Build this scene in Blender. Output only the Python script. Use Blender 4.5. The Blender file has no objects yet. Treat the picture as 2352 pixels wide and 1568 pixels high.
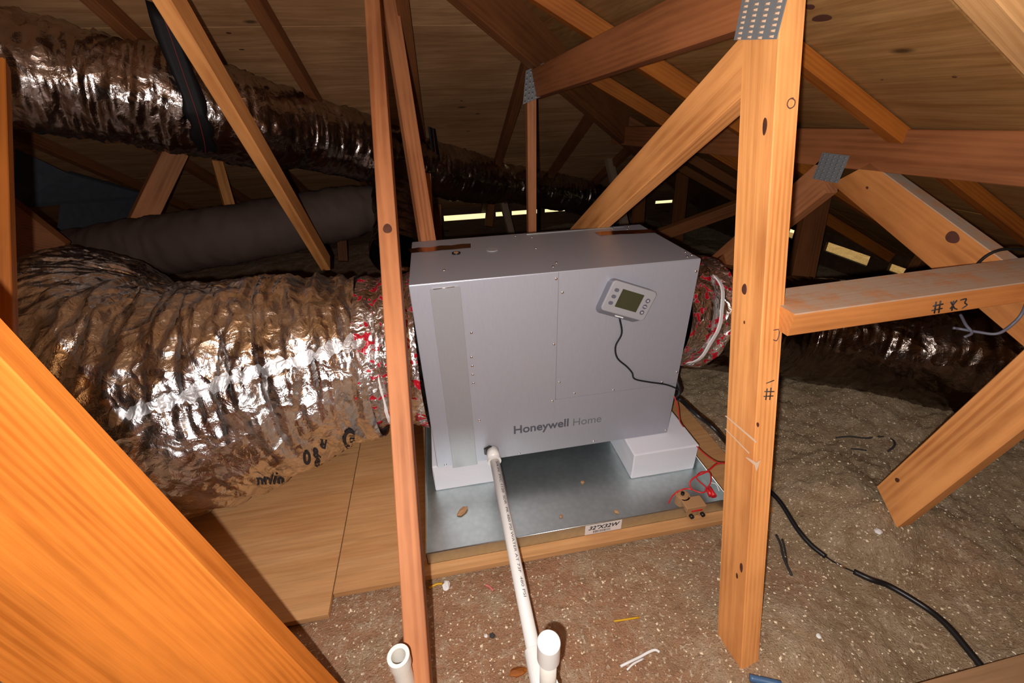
import bpy, bmesh, math, random
import numpy as np
from mathutils import Vector, Matrix
from mathutils.bvhtree import BVHTree
random.seed(7)
sc = bpy.context.scene
COL = sc.collection

# ------------------------------------------------------------------ camera
CAM = Vector((0.0777, -0.9078, 0.9003)); PITCH, YAW, ROLL, FPX = 0.51418, -0.16292, -0.03296, 980.36
_right = Vector((math.cos(YAW), math.sin(YAW), 0)); _f0 = Vector((-math.sin(YAW), math.cos(YAW), 0)); _z = Vector((0, 0, 1))
FWD = _f0 * math.cos(PITCH) - _z * math.sin(PITCH); _up = _z * math.cos(PITCH) + _f0 * math.sin(PITCH)
RGT = _right * math.cos(ROLL) + _up * math.sin(ROLL); UPV = _up * math.cos(ROLL) - _right * math.sin(ROLL)
cd = bpy.data.cameras.new('camera'); cam = bpy.data.objects.new('camera', cd); COL.objects.link(cam)
cam.matrix_world = Matrix(((RGT.x, UPV.x, -FWD.x, CAM.x), (RGT.y, UPV.y, -FWD.y, CAM.y), (RGT.z, UPV.z, -FWD.z, CAM.z), (0, 0, 0, 1)))
cd.sensor_width = 36; cd.lens = 36 * FPX / 2352; cd.clip_start = 0.02
sc.camera = cam

# ------------------------------------------------------------------ world, lights, exposure
w = bpy.data.worlds.new('world'); sc.world = w; w.use_nodes = True
w.node_tree.nodes['Background'].inputs[0].default_value = (1.0, 0.80, 0.40, 1)
w.node_tree.nodes['Background'].inputs[1].default_value = 1.3
sc.view_settings.view_transform = 'Standard'; sc.view_settings.look = 'None'
sc.view_settings.gamma = 1; sc.view_settings.use_curve_mapping = False; sc.view_settings.exposure = 0.0
sc.cycles.use_denoising = True
sc.cycles.max_bounces = 6; sc.cycles.sample_clamp_indirect = 4
def light(name, loc, power, size, col):
    d = bpy.data.lights.new(name, 'POINT'); d.energy = power; d.shadow_soft_size = size; d.color = col
    o = bpy.data.objects.new(name, d); COL.objects.link(o); o.location = loc; return o
# the phone's torch, beside and below the lens
light('phone_torch', CAM - RGT * 0.035 - UPV * 0.022 - FWD * 0.03, 50, 0.006, (1.0, 0.98, 0.97))
# weak fill lamp added behind the camera to even out the torch falloff
light('fill_light', Vector((-0.15, -2.0, 1.35)), 7, 0.25, (1.0, 0.93, 0.84))

# ------------------------------------------------------------------ helpers
def ray(px, py): return FWD + RGT * ((px - 1176) / FPX) - UPV * ((py - 784) / FPX)
def at(px, py, t): return CAM + ray(px, py) * t
def on(px, py, ax, v):
    d = ray(px, py); return CAM + d * ((v - CAM[ax]) / d[ax])

def tag(o, label=None, cat=None, group=None, kind=None):
    if label: o['label'] = label
    if cat: o['category'] = cat
    if group: o['group'] = group
    if kind: o['kind'] = kind
    return o
def empty(name, loc=(0, 0, 0), label=None, cat=None, group=None, kind=None):
    o = bpy.data.objects.new(name, None); COL.objects.link(o); o.location = loc; o.empty_display_size = 0.05
    return tag(o, label, cat, group, kind)
def link(name, me, m=None, parent=None, mat_world=None):
    o = bpy.data.objects.new(name, me); COL.objects.link(o)
    if m is not None and len(me.materials) == 0: me.materials.append(m)
    if parent is not None:
        o.parent = parent
        o.matrix_parent_inverse = pinv(parent)
    if mat_world is not None: o.matrix_basis = mat_world
    return o
def wm(o):
    m = o.matrix_basis.copy()
    if o.parent: m = wm(o.parent) @ o.matrix_parent_inverse @ m
    return m
def pinv(p): return wm(p).inverted()
def mesh(name, V, F, smooth=False):
    me = bpy.data.meshes.new(name); me.from_pydata([tuple(v) for v in V], [], F); me.update()
    if smooth: me.polygons.foreach_set('use_smooth', [True] * len(me.polygons))
    return me
def bmobj(name, bm, m, parent=None, mw=None, smooth=False):
    me = bpy.data.meshes.new(name); bm.to_mesh(me); bm.free()
    if smooth: me.polygons.foreach_set('use_smooth', [True] * len(me.polygons))
    return link(name, me, m, parent, mw)
def bm_box(bm, lo, hi, bev=0.0, M=None):
    c = [(a + b) / 2 for a, b in zip(lo, hi)]; s = [b - a for a, b in zip(lo, hi)]
    r = bmesh.ops.create_cube(bm, size=1, matrix=Matrix.Translation(c) @ Matrix.Diagonal((*s, 1)))
    vs = r['verts']
    if bev > 0:
        es = list({e for v in vs for e in v.link_edges})
        rr = bmesh.ops.bevel(bm, geom=es, offset=bev, segments=2, affect='EDGES', profile=0.5)
        vs = rr['verts'] if not vs[0].is_valid else list({v for f in rr['faces'] for v in f.verts} | {v for v in vs if v.is_valid})
    if M is not None: bmesh.ops.transform(bm, matrix=M, verts=[v for v in vs if v.is_valid])
def box(name, lo, hi, m, parent=None, bev=0.0, mw=None):
    bm = bmesh.new(); bm_box(bm, lo, hi, bev)
    return bmobj(name, bm, m, parent, mw)
def bm_cyl(bm, p, q, r1, r2=None, n=20, caps=True):
    p, q = Vector(p), Vector(q); d = q - p; r2 = r1 if r2 is None else r2
    M = Matrix.Translation((p + q) / 2) @ d.to_track_quat('Z', 'Y').to_matrix().to_4x4()
    bmesh.ops.create_cone(bm, cap_ends=caps, segments=n, radius1=r1, radius2=r2, depth=d.length, matrix=M)
def cyl(name, p, q, r, m, parent=None, r2=None, n=20, smooth=True):
    bm = bmesh.new(); bm_cyl(bm, p, q, r, r2, n)
    o = bmobj(name, bm, m, parent)
    if smooth:
        for f in o.data.polygons: f.use_smooth = len(f.vertices) == 4
    return o
def catmull(P, n):
    P = [Vector(p) for p in P]; Q = [P[0] * 2 - P[1]] + P + [P[-1] * 2 - P[-2]]; out = []
    for i in range(len(P) - 1):
        a, b, c, d = Q[i:i + 4]
        for k in range(n):
            t = k / n
            out.append(0.5 * ((2 * b) + (c - a) * t + (2 * a - 5 * b + 4 * c - d) * t * t + (3 * b - a - 3 * c + d) * t ** 3))
    out.append(P[-1]); return out
def frames(C, up=Vector((0, 0, 1))):
    T = [(C[min(i + 1, len(C) - 1)] - C[max(i - 1, 0)]).normalized() for i in range(len(C))]
    u = (up - T[0] * up.dot(T[0])).normalized(); out = []
    for t in T:
        u = (u - t * u.dot(t)).normalized(); out.append((t, u, t.cross(u)))
    return out
def tube(name, P, r, m, parent=None, n=8, sub=8, sx=1.0):
    C = catmull(P, sub) if len(P) > 2 else [Vector(p) for p in P]
    V, F = [], []
    for c, (t, u, v) in zip(C, frames(C, Vector((0.1, 0.2, 1)))):
        for k in range(n):
            a = 2 * math.pi * k / n; V.append(c + u * (math.cos(a) * r) + v * (math.sin(a) * r * sx))
    for i in range(len(C) - 1):
        for k in range(n): F.append((i * n + k, i * n + (k + 1) % n, (i + 1) * n + (k + 1) % n, (i + 1) * n + k))
    F.append(tuple(range(n))[::-1]); F.append(tuple((len(C) - 1) * n + k for k in range(n)))
    return link(name, mesh(name, V, F, True), m, parent)

# vectorised Perlin noise
_rng = np.random.RandomState(3); _perm = _rng.permutation(256); _perm = np.concatenate([_perm, _perm, _perm[:2]])
_g = _rng.normal(size=(256, 3)); _g /= np.linalg.norm(_g, axis=1)[:, None]
def pn(x, y, z):
    xi, yi, zi = np.floor(x).astype(int), np.floor(y).astype(int), np.floor(z).astype(int)
    xf, yf, zf = x - xi, y - yi, z - zi; xi, yi, zi = xi & 255, yi & 255, zi & 255
    u, v, q = [a * a * a * (a * (a * 6 - 15) + 10) for a in (xf, yf, zf)]
    def gr(i, j, k):
        h = _perm[(_perm[(_perm[(xi + i) & 255] + yi + j) & 255] + zi + k) & 255]; g = _g[h]
        return g[..., 0] * (xf - i) + g[..., 1] * (yf - j) + g[..., 2] * (zf - k)
    L = lambda a, b, t: a + (b - a) * t
    return L(L(L(gr(0, 0, 0), gr(1, 0, 0), u), L(gr(0, 1, 0), gr(1, 1, 0), u), v), L(L(gr(0, 0, 1), gr(1, 0, 1), u), L(gr(0, 1, 1), gr(1, 1, 1), u), v), q) * 1.6

# ------------------------------------------------------------------ materials
class NT:
    def __init__(s, name, rough=0.6, metal=0.0, spec=0.5):
        s.m = bpy.data.materials.new(name); s.m.use_nodes = True; s.t = s.m.node_tree; s.b = s.t.nodes['Principled BSDF']
        s.b.inputs['Roughness'].default_value = rough; s.b.inputs['Metallic'].default_value = metal
        s.b.inputs['Specular IOR Level'].default_value = spec
    def n(s, typ, **kw):
        o = s.t.nodes.new(typ)
        for k, v in kw.items():
            if k in o.inputs.keys():
                o.inputs[k].default_value = v
            else: setattr(o, k, v)
        return o
    def l(s, a, b): s.t.links.new(a, b)
    def coord(s, scale=(1, 1, 1), rand=True, src='Object'):
        tc = s.n('ShaderNodeTexCoord'); mp = s.n('ShaderNodeMapping'); mp.inputs['Scale'].default_value = scale
        s.l(tc.outputs[src], mp.inputs['Vector'])
        if rand:
            oi = s.n('ShaderNodeObjectInfo'); mu = s.n('ShaderNodeMath', operation='MULTIPLY'); mu.inputs[1].default_value = 37.0
            s.l(oi.outputs['Random'], mu.inputs[0]); cx = s.n('ShaderNodeCombineXYZ')
            for i in range(3): s.l(mu.outputs[0], cx.inputs[i])
            s.l(cx.outputs[0], mp.inputs['Location'])
        return mp.outputs[0]
    def noise(s, vec, scale, detail=4, rough=0.6, dist=0.0):
        o = s.n('ShaderNodeTexNoise'); o.inputs['Scale'].default_value = scale; o.inputs['Detail'].default_value = detail
        o.inputs['Roughness'].default_value = rough; o.inputs['Distortion'].default_value = dist
        if vec is not None: s.l(vec, o.inputs['Vector'])
        return o.outputs[0]
    def ramp(s, fac, stops):
        o = s.n('ShaderNodeValToRGB'); e = o.color_ramp.elements
        while len(e) < len(stops): e.new(0.5)
        for x, (p, c) in zip(e, stops): x.position = p; x.color = (*c, 1) if len(c) == 3 else c
        s.l(fac, o.inputs[0]); return o.outputs[0]
    def mix(s, fac, a, b, mode='MIX'):
        o = s.n('ShaderNodeMix', data_type='RGBA', blend_type=mode)
        for i, v in ((0, fac), (6, a), (7, b)):
            if isinstance(v, (float, int)): o.inputs[i].default_value = v
            elif isinstance(v, tuple): o.inputs[i].default_value = (*v, 1)
            else: s.l(v, o.inputs[i])
        return o.outputs[2]
    def bump(s, h, strength, dist):
        o = s.n('ShaderNodeBump'); o.inputs['Strength'].default_value = strength; o.inputs['Distance'].default_value = dist
        s.l(h, o.inputs['Height']); s.l(o.outputs[0], s.b.inputs['Normal'])
    def col(s, c):
        if isinstance(c, tuple): s.b.inputs['Base Color'].default_value = (*c, 1)
        else: s.l(c, s.b.inputs['Base Color'])
        return s
def flat(name, c, rough=0.6, metal=0.0, spec=0.5, nz=0.0, nscale=60):
    t = NT(name, rough, metal, spec)
    if nz: t.col(t.mix(t.noise(t.coord(), nscale), tuple(x * (1 - nz) for x in c), tuple(min(1, x * (1 + nz)) for x in c)))
    else: t.col(c)
    return t.m
def wood(name, light, dark, dusty=0.0, rough=0.65, spec=0.25):
    t = NT(name, rough, spec=spec)
    # growth rings round a pith lying outside the board: gives straight and cathedral grain
    tc = t.n('ShaderNodeTexCoord'); mp = t.n('ShaderNodeMapping'); mp.inputs['Scale'].default_value = (0.09, 1, 1); t.l(tc.outputs['Object'], mp.inputs['Vector'])
    oi = t.n('ShaderNodeObjectInfo'); cx = t.n('ShaderNodeCombineXYZ')
    for k, (mul, add) in enumerate(((37.0, 0.0), (0.16, -0.08), (0.05, 0.028))):
        ma = t.n('ShaderNodeMath', operation='MULTIPLY_ADD'); t.l(oi.outputs['Random'], ma.inputs[0]); ma.inputs[1].default_value = mul; ma.inputs[2].default_value = add; t.l(ma.outputs[0], cx.inputs[k])
    t.l(cx.outputs[0], mp.inputs['Location'])
    wv = t.n('ShaderNodeTexWave', wave_type='RINGS', rings_direction='X'); wv.inputs['Scale'].default_value = 40
    wv.inputs['Distortion'].default_value = 7; wv.inputs['Detail'].default_value = 2; wv.inputs['Detail Scale'].default_value = 0.4
    t.l(mp.outputs[0], wv.inputs['Vector'])
    fine = t.noise(t.coord((2.0, 60, 60)), 3, 4)
    blot = t.noise(t.coord((1.2, 5, 5)), 2.2, 4)
    c = t.mix(t.ramp(wv.outputs[1], [(0.25, (0, 0, 0)), (0.9, (0.8,) * 3)]), light, dark)
    c = t.mix(t.ramp(fine, [(0.3, (0, 0, 0)), (0.7, (0.75,) * 3)]), c, tuple(x * 0.62 for x in light))
    c = t.mix(t.ramp(blot, [(0.36, (0, 0, 0)), (0.66, (0.8,) * 3)]), c, tuple(min(1, x * k) for x, k in zip(light, (1.25, 1.3, 1.35))))
    if dusty:
        g = t.n('ShaderNodeNewGeometry'); sp = t.n('ShaderNodeSeparateXYZ'); t.l(g.outputs['Normal'], sp.inputs[0])
        n2 = t.noise(t.coord((1, 1, 1)), 22, 5, 0.7)
        mu = t.n('ShaderNodeMath', operation='MULTIPLY'); t.l(t.ramp(sp.outputs[2], [(0.45, (0, 0, 0)), (0.7, (1, 1, 1))]), mu.inputs[0])
        t.l(t.ramp(n2, [(0.32, (0.25,) * 3), (0.55, (1, 1, 1))]), mu.inputs[1])
        c = t.mix(mu.outputs[0], c, (0.40, 0.290, 0.210))
    t.col(c); t.bump(fine, 0.25, 0.002); return t.m
M_wood = wood('pine', (0.70, 0.290, 0.088), (0.42, 0.125, 0.026))
M_woodr = wood('pine_red', (0.40, 0.150, 0.058), (0.245, 0.070, 0.021))
M_woodo = wood('pine_orange', (0.32, 0.090, 0.010), (0.19, 0.042, 0.004))
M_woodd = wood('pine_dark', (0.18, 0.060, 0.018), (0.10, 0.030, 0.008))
M_wooddust = wood('pine_dusty', (0.46, 0.17, 0.045), (0.30, 0.09, 0.02), dusty=1)
M_woodn = wood('pine_near', (0.58, 0.170, 0.024), (0.36, 0.085, 0.008), rough=0.75, spec=0.1)
M_woodm = wood('pine_mid', (0.28, 0.092, 0.030), (0.17, 0.048, 0.013))
M_woodg = wood('pine_grey', (0.22, 0.14, 0.09), (0.13, 0.08, 0.05))
M_palew = wood('pine_pale', (0.50, 0.26, 0.10), (0.36, 0.16, 0.05))
def plywood(name, a, b, stain=0.5, edge=False):
    t = NT(name, 0.75, spec=0.15)
    g1 = t.noise(t.coord((0.7, 7, 7)), 2.6, 6, 0.65, 1.2); g2 = t.noise(t.coord((3, 60, 60)), 2, 3)
    bl = t.noise(t.coord(), 1.7, 5)
    c = t.mix(t.ramp(g1, [(0.35, (0, 0, 0)), (0.65, (1, 1, 1))]), a, b)
    c = t.mix(t.ramp(g2, [(0.4, (0, 0, 0)), (0.8, (0.5,) * 3)]), c, tuple(x * 0.5 for x in b))
    c = t.mix(t.ramp(bl, [(0.42, (0, 0, 0)), (0.68, (stain,) * 3)]), c, tuple(x * k for x, k in zip(b, (0.55, 0.5, 0.5))))
    vo = t.n('ShaderNodeTexVoronoi'); vo.inputs['Scale'].default_value = 3.1; t.l(t.coord((1, 2.6, 2.6)), vo.inputs['Vector'])
    c = t.mix(t.ramp(vo.outputs['Distance'], [(0.035, (0.85,) * 3), (0.085, (0, 0, 0))]), c, tuple(x * 0.15 for x in b))
    t.col(c); t.bump(g2, 0.2, 0.002); return t.m
M_deck = plywood('roof_plywood', (0.46, 0.250, 0.120), (0.30, 0.145, 0.058))
M_deckr = plywood('roof_plywood_warm', (0.40, 0.205, 0.072), (0.25, 0.110, 0.030))
M_ply = plywood('floor_plywood', (0.60, 0.330, 0.145), (0.52, 0.255, 0.098), 0.25)
M_plyt = plywood('tan_plywood', (0.40, 0.24, 0.125), (0.36, 0.205, 0.10), 0.2)
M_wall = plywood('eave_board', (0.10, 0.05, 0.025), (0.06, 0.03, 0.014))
def foil(name, tint, rough, scale=38, red=False, bstr=0.7, dark=0.0):
    t = NT(name, rough, 1.0)
    v = t.coord((1, 1, 1), False)
    a = t.noise(v, scale, 5, 0.62, 0.6)
    vo = t.n('ShaderNodeTexVoronoi', feature='F1'); vo.inputs['Scale'].default_value = scale * 0.9
    wv = t.noise(v, scale * 0.4, 2); mx = t.mix(0.12, v, wv); t.l(mx, vo.inputs['Vector'])
    ad = t.n('ShaderNodeMath', operation='ADD'); t.l(a, ad.inputs[0]); t.l(vo.outputs['Distance'], ad.inputs[1])
    c = t.mix(t.ramp(t.noise(v, 6, 3), [(0.35, (0, 0, 0)), (0.7, (1, 1, 1))]), tint, tuple(x * (0.75 - dark) for x in tint))
    if red:
        f = t.ramp(t.noise(v, 48, 2, 0.5), [(0.56, (0, 0, 0)), (0.60, (1, 1, 1))])
        c = t.mix(f, c, (0.42, 0.006, 0.018))
        t.l(t.ramp(f, [(0, (1, 1, 1)), (1, (0.1,) * 3)]), t.b.inputs['Metallic'])
    t.l(t.ramp(t.noise(v, 14, 3), [(0.3, (rough * 0.75,) * 3), (0.7, (rough * 1.5,) * 3)]), t.b.inputs['Roughness'])
    t.col(c); t.bump(ad.outputs[0], bstr, 0.006); return t.m
M_foil = foil('crumpled_foil', (0.95, 0.94, 0.93), 0.21, 30, bstr=.8)
M_foilr = foil('printed_foil', (0.82, 0.78, 0.76), 0.25, 45, red=True)
M_foilup = foil('brownish_foil', (0.52, 0.45, 0.42), 0.19, 26, dark=0.2)  # foil in a darker, brownish tint for the upper duct
M_foildk = foil('brown_film', (0.25, 0.19, 0.165), 0.24, 22, bstr=0.45, dark=0.2)
M_film = foil('glossy_film', (0.20, 0.155, 0.13), 0.16, 26, bstr=0.55, dark=0.2)
M_tape = foil('foil_tape', (0.95, 0.96, 0.98), 0.5, 60, bstr=0.35)
M_boxtape = foil('box_tape', (0.55, 0.30, 0.20), 0.16, 20, bstr=0.25)  # foil tape, with the brown it reflects put into the base colour
M_jacket = flat('grey_jacket', (0.075, 0.048, 0.038), 0.75, spec=0.25, nz=0.3, nscale=9)
M_black = flat('black_rubber', (0.008, 0.008, 0.009), 0.4)
M_strap = flat('black_strap', (0.006, 0.005, 0.005), 0.6, spec=0.2)
M_redthr = flat('red_thread', (0.16, 0.01, 0.01), 0.6)
M_white = flat('white_pvc', (0.78, 0.77, 0.74), 0.3, nz=0.05, nscale=30)
M_tie = flat('white_nylon', (0.72, 0.70, 0.68), 0.4)
M_pvcd = flat('pvc_used', (0.66, 0.62, 0.55), 0.35, nz=0.12, nscale=25)
M_foam = flat('white_foam', (0.70, 0.70, 0.76), 0.85, spec=0.1, nz=0.04, nscale=220)
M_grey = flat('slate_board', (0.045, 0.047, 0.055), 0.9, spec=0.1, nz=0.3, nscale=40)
M_ink = flat('ink', (0.012, 0.012, 0.016), 0.6)
M_pipeink = flat('faded_ink', (0.10, 0.09, 0.10), 0.7)
M_inkw = flat('pen', (0.09, 0.03, 0.03), 0.7)
M_logo = flat('logo_ink', (0.075, 0.075, 0.095), 0.6)
M_logo2 = flat('logo_ink_light', (0.13, 0.135, 0.15), 0.6)
M_red = flat('red_wire', (0.62, 0.015, 0.018), 0.35)
M_tan = flat('tan_plastic', (0.40, 0.22, 0.10), 0.5)
M_knot = flat('knot', (0.075, 0.020, 0.008), 0.7, nz=0.4, nscale=120)
M_yellow = flat('yellow_plastic', (0.60, 0.33, 0.01), 0.5)
M_pink = flat('pink_fibre', (0.55, 0.16, 0.13), 0.8)
M_paper = flat('label_paper', (0.72, 0.69, 0.68), 0.6)
M_bar = flat('bar_ink', (0.16, 0.14, 0.15), 0.7)
M_steel = flat('screw_steel', (0.75, 0.74, 0.72), 0.2, 1.0)
M_lcd = flat('lcd_glass', (0.042, 0.045, 0.022), 0.25)
M_ctl = flat('controller_plastic', (0.29, 0.285, 0.30), 0.45)
M_ctlside = flat('controller_side', (0.17, 0.17, 0.20), 0.4)
M_btn = flat('rubber_button', (0.10, 0.10, 0.13), 0.5)
M_sym = flat('button_symbol', (0.55, 0.54, 0.55), 0.5)
def paint(name, c, rough):
    t = NT(name, rough, 0.35, 0.5); v = t.coord((1, 1, 0.2), False)
    n = t.noise(v, 260, 3); t.col(t.mix(n, tuple(x * 0.93 for x in c), tuple(x * 1.06 for x in c)))
    t.bump(t.noise(t.coord((1, 1, 1), False), 500, 2), 0.12, 0.0006); return t.m
M_box = paint('grey_cabinet', (0.365, 0.37, 0.42), 0.42)
M_door = paint('grey_door', (0.315, 0.32, 0.34), 0.42)
M_groove = flat('groove', (0.16, 0.16, 0.18), 0.6)
def galv():
    t = NT('galvanised', 0.27, 1.0); v = t.coord((1, 1, 1), False)
    vo = t.n('ShaderNodeTexVoronoi'); vo.inputs['Scale'].default_value = 70; t.l(v, vo.inputs['Vector'])
    c = t.mix(t.ramp(vo.outputs['Distance'], [(0, (0, 0, 0)), (1, (1, 1, 1))]), (0.66, 0.73, 0.72), (0.56, 0.63, 0.62))
    t.col(c); t.l(t.ramp(t.noise(v, 9, 4), [(0.3, (0.36,) * 3), (0.7, (0.44,) * 3)]), t.b.inputs['Roughness']); return t.m
M_galv = galv()
M_plate = flat('truss_plate_steel', (0.30, 0.32, 0.33), 0.55, 0.6, nz=0.15, nscale=80)
M_tooth = flat('plate_tooth', (0.62, 0.42, 0.28), 0.5, 0.2)
M_toothd = flat('plate_tooth_dark', (0.16, 0.14, 0.13), 0.5, 0.3)
def insul():
    t = NT('insulation', 0.95, spec=0.05); v = t.coord((1, 1, 1), False)
    big = t.noise(v, 2.6, 5, 0.6); mid = t.noise(v, 26, 6, 0.72); fine = t.noise(v, 260, 4, 0.7)
    sp = t.n('ShaderNodeSeparateXYZ'); t.l(v, sp.inputs[0]); ma = t.n('ShaderNodeMath', operation='MULTIPLY_ADD'); t.l(sp.outputs[0], ma.inputs[0]); ma.inputs[1].default_value = 0.22; t.l(big, ma.inputs[2])
    c = t.mix(t.ramp(ma.outputs[0], [(0.48, (0, 0, 0)), (0.72, (1, 1, 1))]), (0.58, 0.315, 0.180), (0.52, 0.375, 0.225))
    c = t.mix(t.ramp(t.noise(v, 11, 5, 0.7), [(0.50, (0, 0, 0)), (0.64, (0.65,) * 3)]), c, (0.68, 0.53, 0.36))
    c = t.mix(t.ramp(mid, [(0.28, (0.7,) * 3), (0.46, (0, 0, 0))]), c, (0.30, 0.17, 0.095))
    c = t.mix(t.ramp(mid, [(0.52, (0, 0, 0)), (0.68, (0.85,) * 3)]), c, (0.72, 0.54, 0.365))
    c = t.mix(t.ramp(fine, [(0.30, (0.8,) * 3), (0.46, (0, 0, 0))]), c, (0.26, 0.15, 0.085))
    c = t.mix(t.ramp(t.noise(v, 130, 1, 0.4), [(0.64, (0, 0, 0)), (0.69, (0.85,) * 3)]), c, (0.88, 0.70, 0.50))
    t.col(c)
    ad = t.n('ShaderNodeMath', operation='MULTIPLY_ADD'); t.l(mid, ad.inputs[0]); ad.inputs[1].default_value = 2.0; t.l(fine, ad.inputs[2])
    t.bump(ad.outputs[0], 1.0, 0.010); return t.m
M_ins = insul()
M_flake = flat('insulation_flake', (0.85, 0.66, 0.46), 0.9, nz=0.3)
M_whitebit = flat('white_scrap', (0.75, 0.74, 0.72), 0.8)
M_dkbit = flat('dark_scrap', (0.035, 0.03, 0.028), 0.8)

# ------------------------------------------------------------------ floor of blown insulation
def smooth(a, b, x): t = np.clip((x - a) / (b - a), 0, 1); return t * t * (3 - 2 * t)
def hgt(x, y):
    x = np.asarray(x, float); y = np.asarray(y, float); z0 = np.zeros_like(x)
    h = -0.118 + 0.0 * x
    h = h + 0.055 * smooth(0.86, 1.25, x) + 0.05 * smooth(1.2, 1.7, x) - 0.10 * smooth(1.75, 2.35, x) + 0.03 * smooth(0.72, 1.2, y) * (1 - smooth(.9, 1.6, x)) - 0.07 * smooth(1.5, 2.5, y)
    h = h + 0.075 * np.exp(-((x - 0.70) ** 2 + (y + 0.57) ** 2) / 0.03)
    h = h + 0.05 * np.exp(-((x - 1.05) ** 2 + (y + 0.28) ** 2) / 0.03) + 0.04 * np.exp(-((x - 1.07) ** 2 + (y + 0.37) ** 2) / 0.006)
    amp = smooth(0, 0.12, np.maximum.reduce([x - 0.80, -0.26 - y, y - 0.72, -1.15 - x]))
    n = 0.022 * pn(x * 4, y * 4, z0 + 3.3) + 0.015 * pn(x * 12, y * 12, z0 + 1.7) - 0.016 * np.abs(pn(x * 24, y * 24, z0 + 9.1)) + 0.007 * pn(x * 55, y * 55, z0 + 4.4)
    n = n * (1 - 0.55 * np.maximum(smooth(1.8, 2.3, x), smooth(1.6, 2.4, y)))
    fade = 1 - 0.6 * smooth(0.45, -0.2, y) * (1 - smooth(0.8, 1.1, x))
    h = h + amp * n * fade
    inside = 1 - amp
    return h * amp + (-0.134) * inside
def axis(a, b, c, d, coarse, fine):
    return np.concatenate([np.arange(a, b, coarse), np.arange(b, c, fine), np.arange(c, d + coarse, coarse)])
X = axis(-3.0, -1.0, 1.7, 3.1, 0.03, 0.009); Y = axis(-2.4, -0.85, 0.75, 3.1, 0.03, 0.009)
gx, gy = np.meshgrid(X, Y); gz = hgt(gx, gy); nx, ny = len(X), len(Y)
V = np.stack([gx.ravel(), gy.ravel(), gz.ravel()], 1)
ii = (np.arange(ny - 1)[:, None] * nx + np.arange(nx - 1)[None, :]).ravel()
Fq = np.stack([ii, ii + 1, ii + 1 + nx, ii + nx], 1)
def npmesh(name, V, F, smooth_=True):
    me = bpy.data.meshes.new(name); me.vertices.add(len(V)); me.vertices.foreach_set('co', np.asarray(V, np.float32).ravel())
    me.loops.add(F.size); me.loops.foreach_set('vertex_index', F.astype(np.int32).ravel())
    me.polygons.add(len(F)); me.polygons.foreach_set('loop_start', np.arange(0, F.size, F.shape[1], dtype=np.int32))
    me.polygons.foreach_set('loop_total', np.full(len(F), F.shape[1], np.int32)); me.update(calc_edges=True)
    if smooth_: me.polygons.foreach_set('use_smooth', np.ones(len(F), bool))
    return me
floor = tag(link('floor', npmesh('floor', V, Fq), M_ins), 'brown blown-in loose insulation covering the attic floor', kind='structure')
def gh(x, y): return float(hgt(np.array([x]), np.array([y]))[0])
def onfloor(px, py, lift=0.0):
    d = ray(px, py); t = 0.3
    while t < 6:
        p = CAM + d * t
        if p.z < gh(p.x, p.y) + lift: break
        t += 0.01
    lo, hi = t - 0.01, t
    for _ in range(12):
        m_ = (lo + hi) / 2; p = CAM + d * m_
        if p.z < gh(p.x, p.y) + lift: hi = m_
        else: lo = m_
    return CAM + d * hi
# loose flakes lying in the insulation
V, F = [], []
for k in range(6500):
    if k < 4300: x, y = random.uniform(-0.45, 1.5), random.uniform(-0.85, 0.1)
    else: x, y = random.uniform(0.8, 2.2), random.uniform(-0.8, 1.0)
    if -1.1 < x < 0.9 and y > -0.28: continue
    z = gh(x, y) + 0.001; s = random.uniform(0.0009, 0.0025) * (1 if random.random() < .93 else 1.7); b = len(V)
    q = Matrix.Rotation(random.uniform(0, 6.28), 3, 'Z') @ Matrix.Rotation(random.uniform(-.7, .7), 3, 'X')
    for dx, dy, dz in ((-1, -.6, 0), (.9, -.7, 0), (1, .6, 0), (-.7, .8, 0), (0, 0, 1.0)):
        p = q @ Vector((dx * s, dy * s, dz * s * .7)); V.append((x + p.x, y + p.y, z + p.z))
    F += [(b, b + 1, b + 4), (b + 1, b + 2, b + 4), (b + 2, b + 3, b + 4), (b + 3, b, b + 4), (b + 3, b + 2, b + 1, b)]
tag(link('insulation_flakes', mesh('insulation_flakes', V, F), M_flake), 'pale flakes scattered over the brown insulation', 'insulation', kind='stuff')

# ------------------------------------------------------------------ roof deck, walls
YE, XE, Z0, SL = 3.20, 2.84, -0.10, 0.5
YW, XW = 2.93, 2.57
ceiling = empty('ceiling', (0, 0, 0), 'sloping plywood roof deck over the attic', kind='structure')
def clip(P, f):
    out = []
    for i in range(len(P)):
        a, b = P[i], P[(i + 1) % len(P)]; fa, fb = f(a), f(b)
        if fa >= 0: out.append(a)
        if fa * fb < 0: t = fa / (fa - fb); out.append((a[0] + (b[0] - a[0]) * t, a[1] + (b[1] - a[1]) * t))
    return out
def panel(P, zf, m, back):
    if len(P) < 3: return
    n = len(P); c = Vector((sum(p[0] for p in P) / n, sum(p[1] for p in P) / n, 0)); c.z = zf(c.x, c.y)
    V = [(p[0] - c.x, p[1] - c.y, zf(*p) - c.z) for p in P] + [(p[0] - c.x, p[1] - c.y, zf(*p) - c.z + 0.014) for p in P]
    F = [tuple(range(n))[::-1], tuple(range(n, 2 * n))] + [(i, (i + 1) % n, n + (i + 1) % n, n + i) for i in range(n)]
    Rm = Matrix.Rotation(math.radians(90), 4, 'Z') if not back else Matrix.Identity(4)
    me = mesh('plywood_panel', [Rm.inverted() @ Vector(v) for v in V], F)
    link('plywood_panel', me, m, ceiling, Matrix.Translation(c) @ Rm)
RH = 0.06  # rafters sit between the measured plane and the deck
zb = lambda x, y: Z0 + RH + SL * (YE - y)
zr = lambda x, y: Z0 + RH + SL * (XE - x)
g = 0.0015
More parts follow.
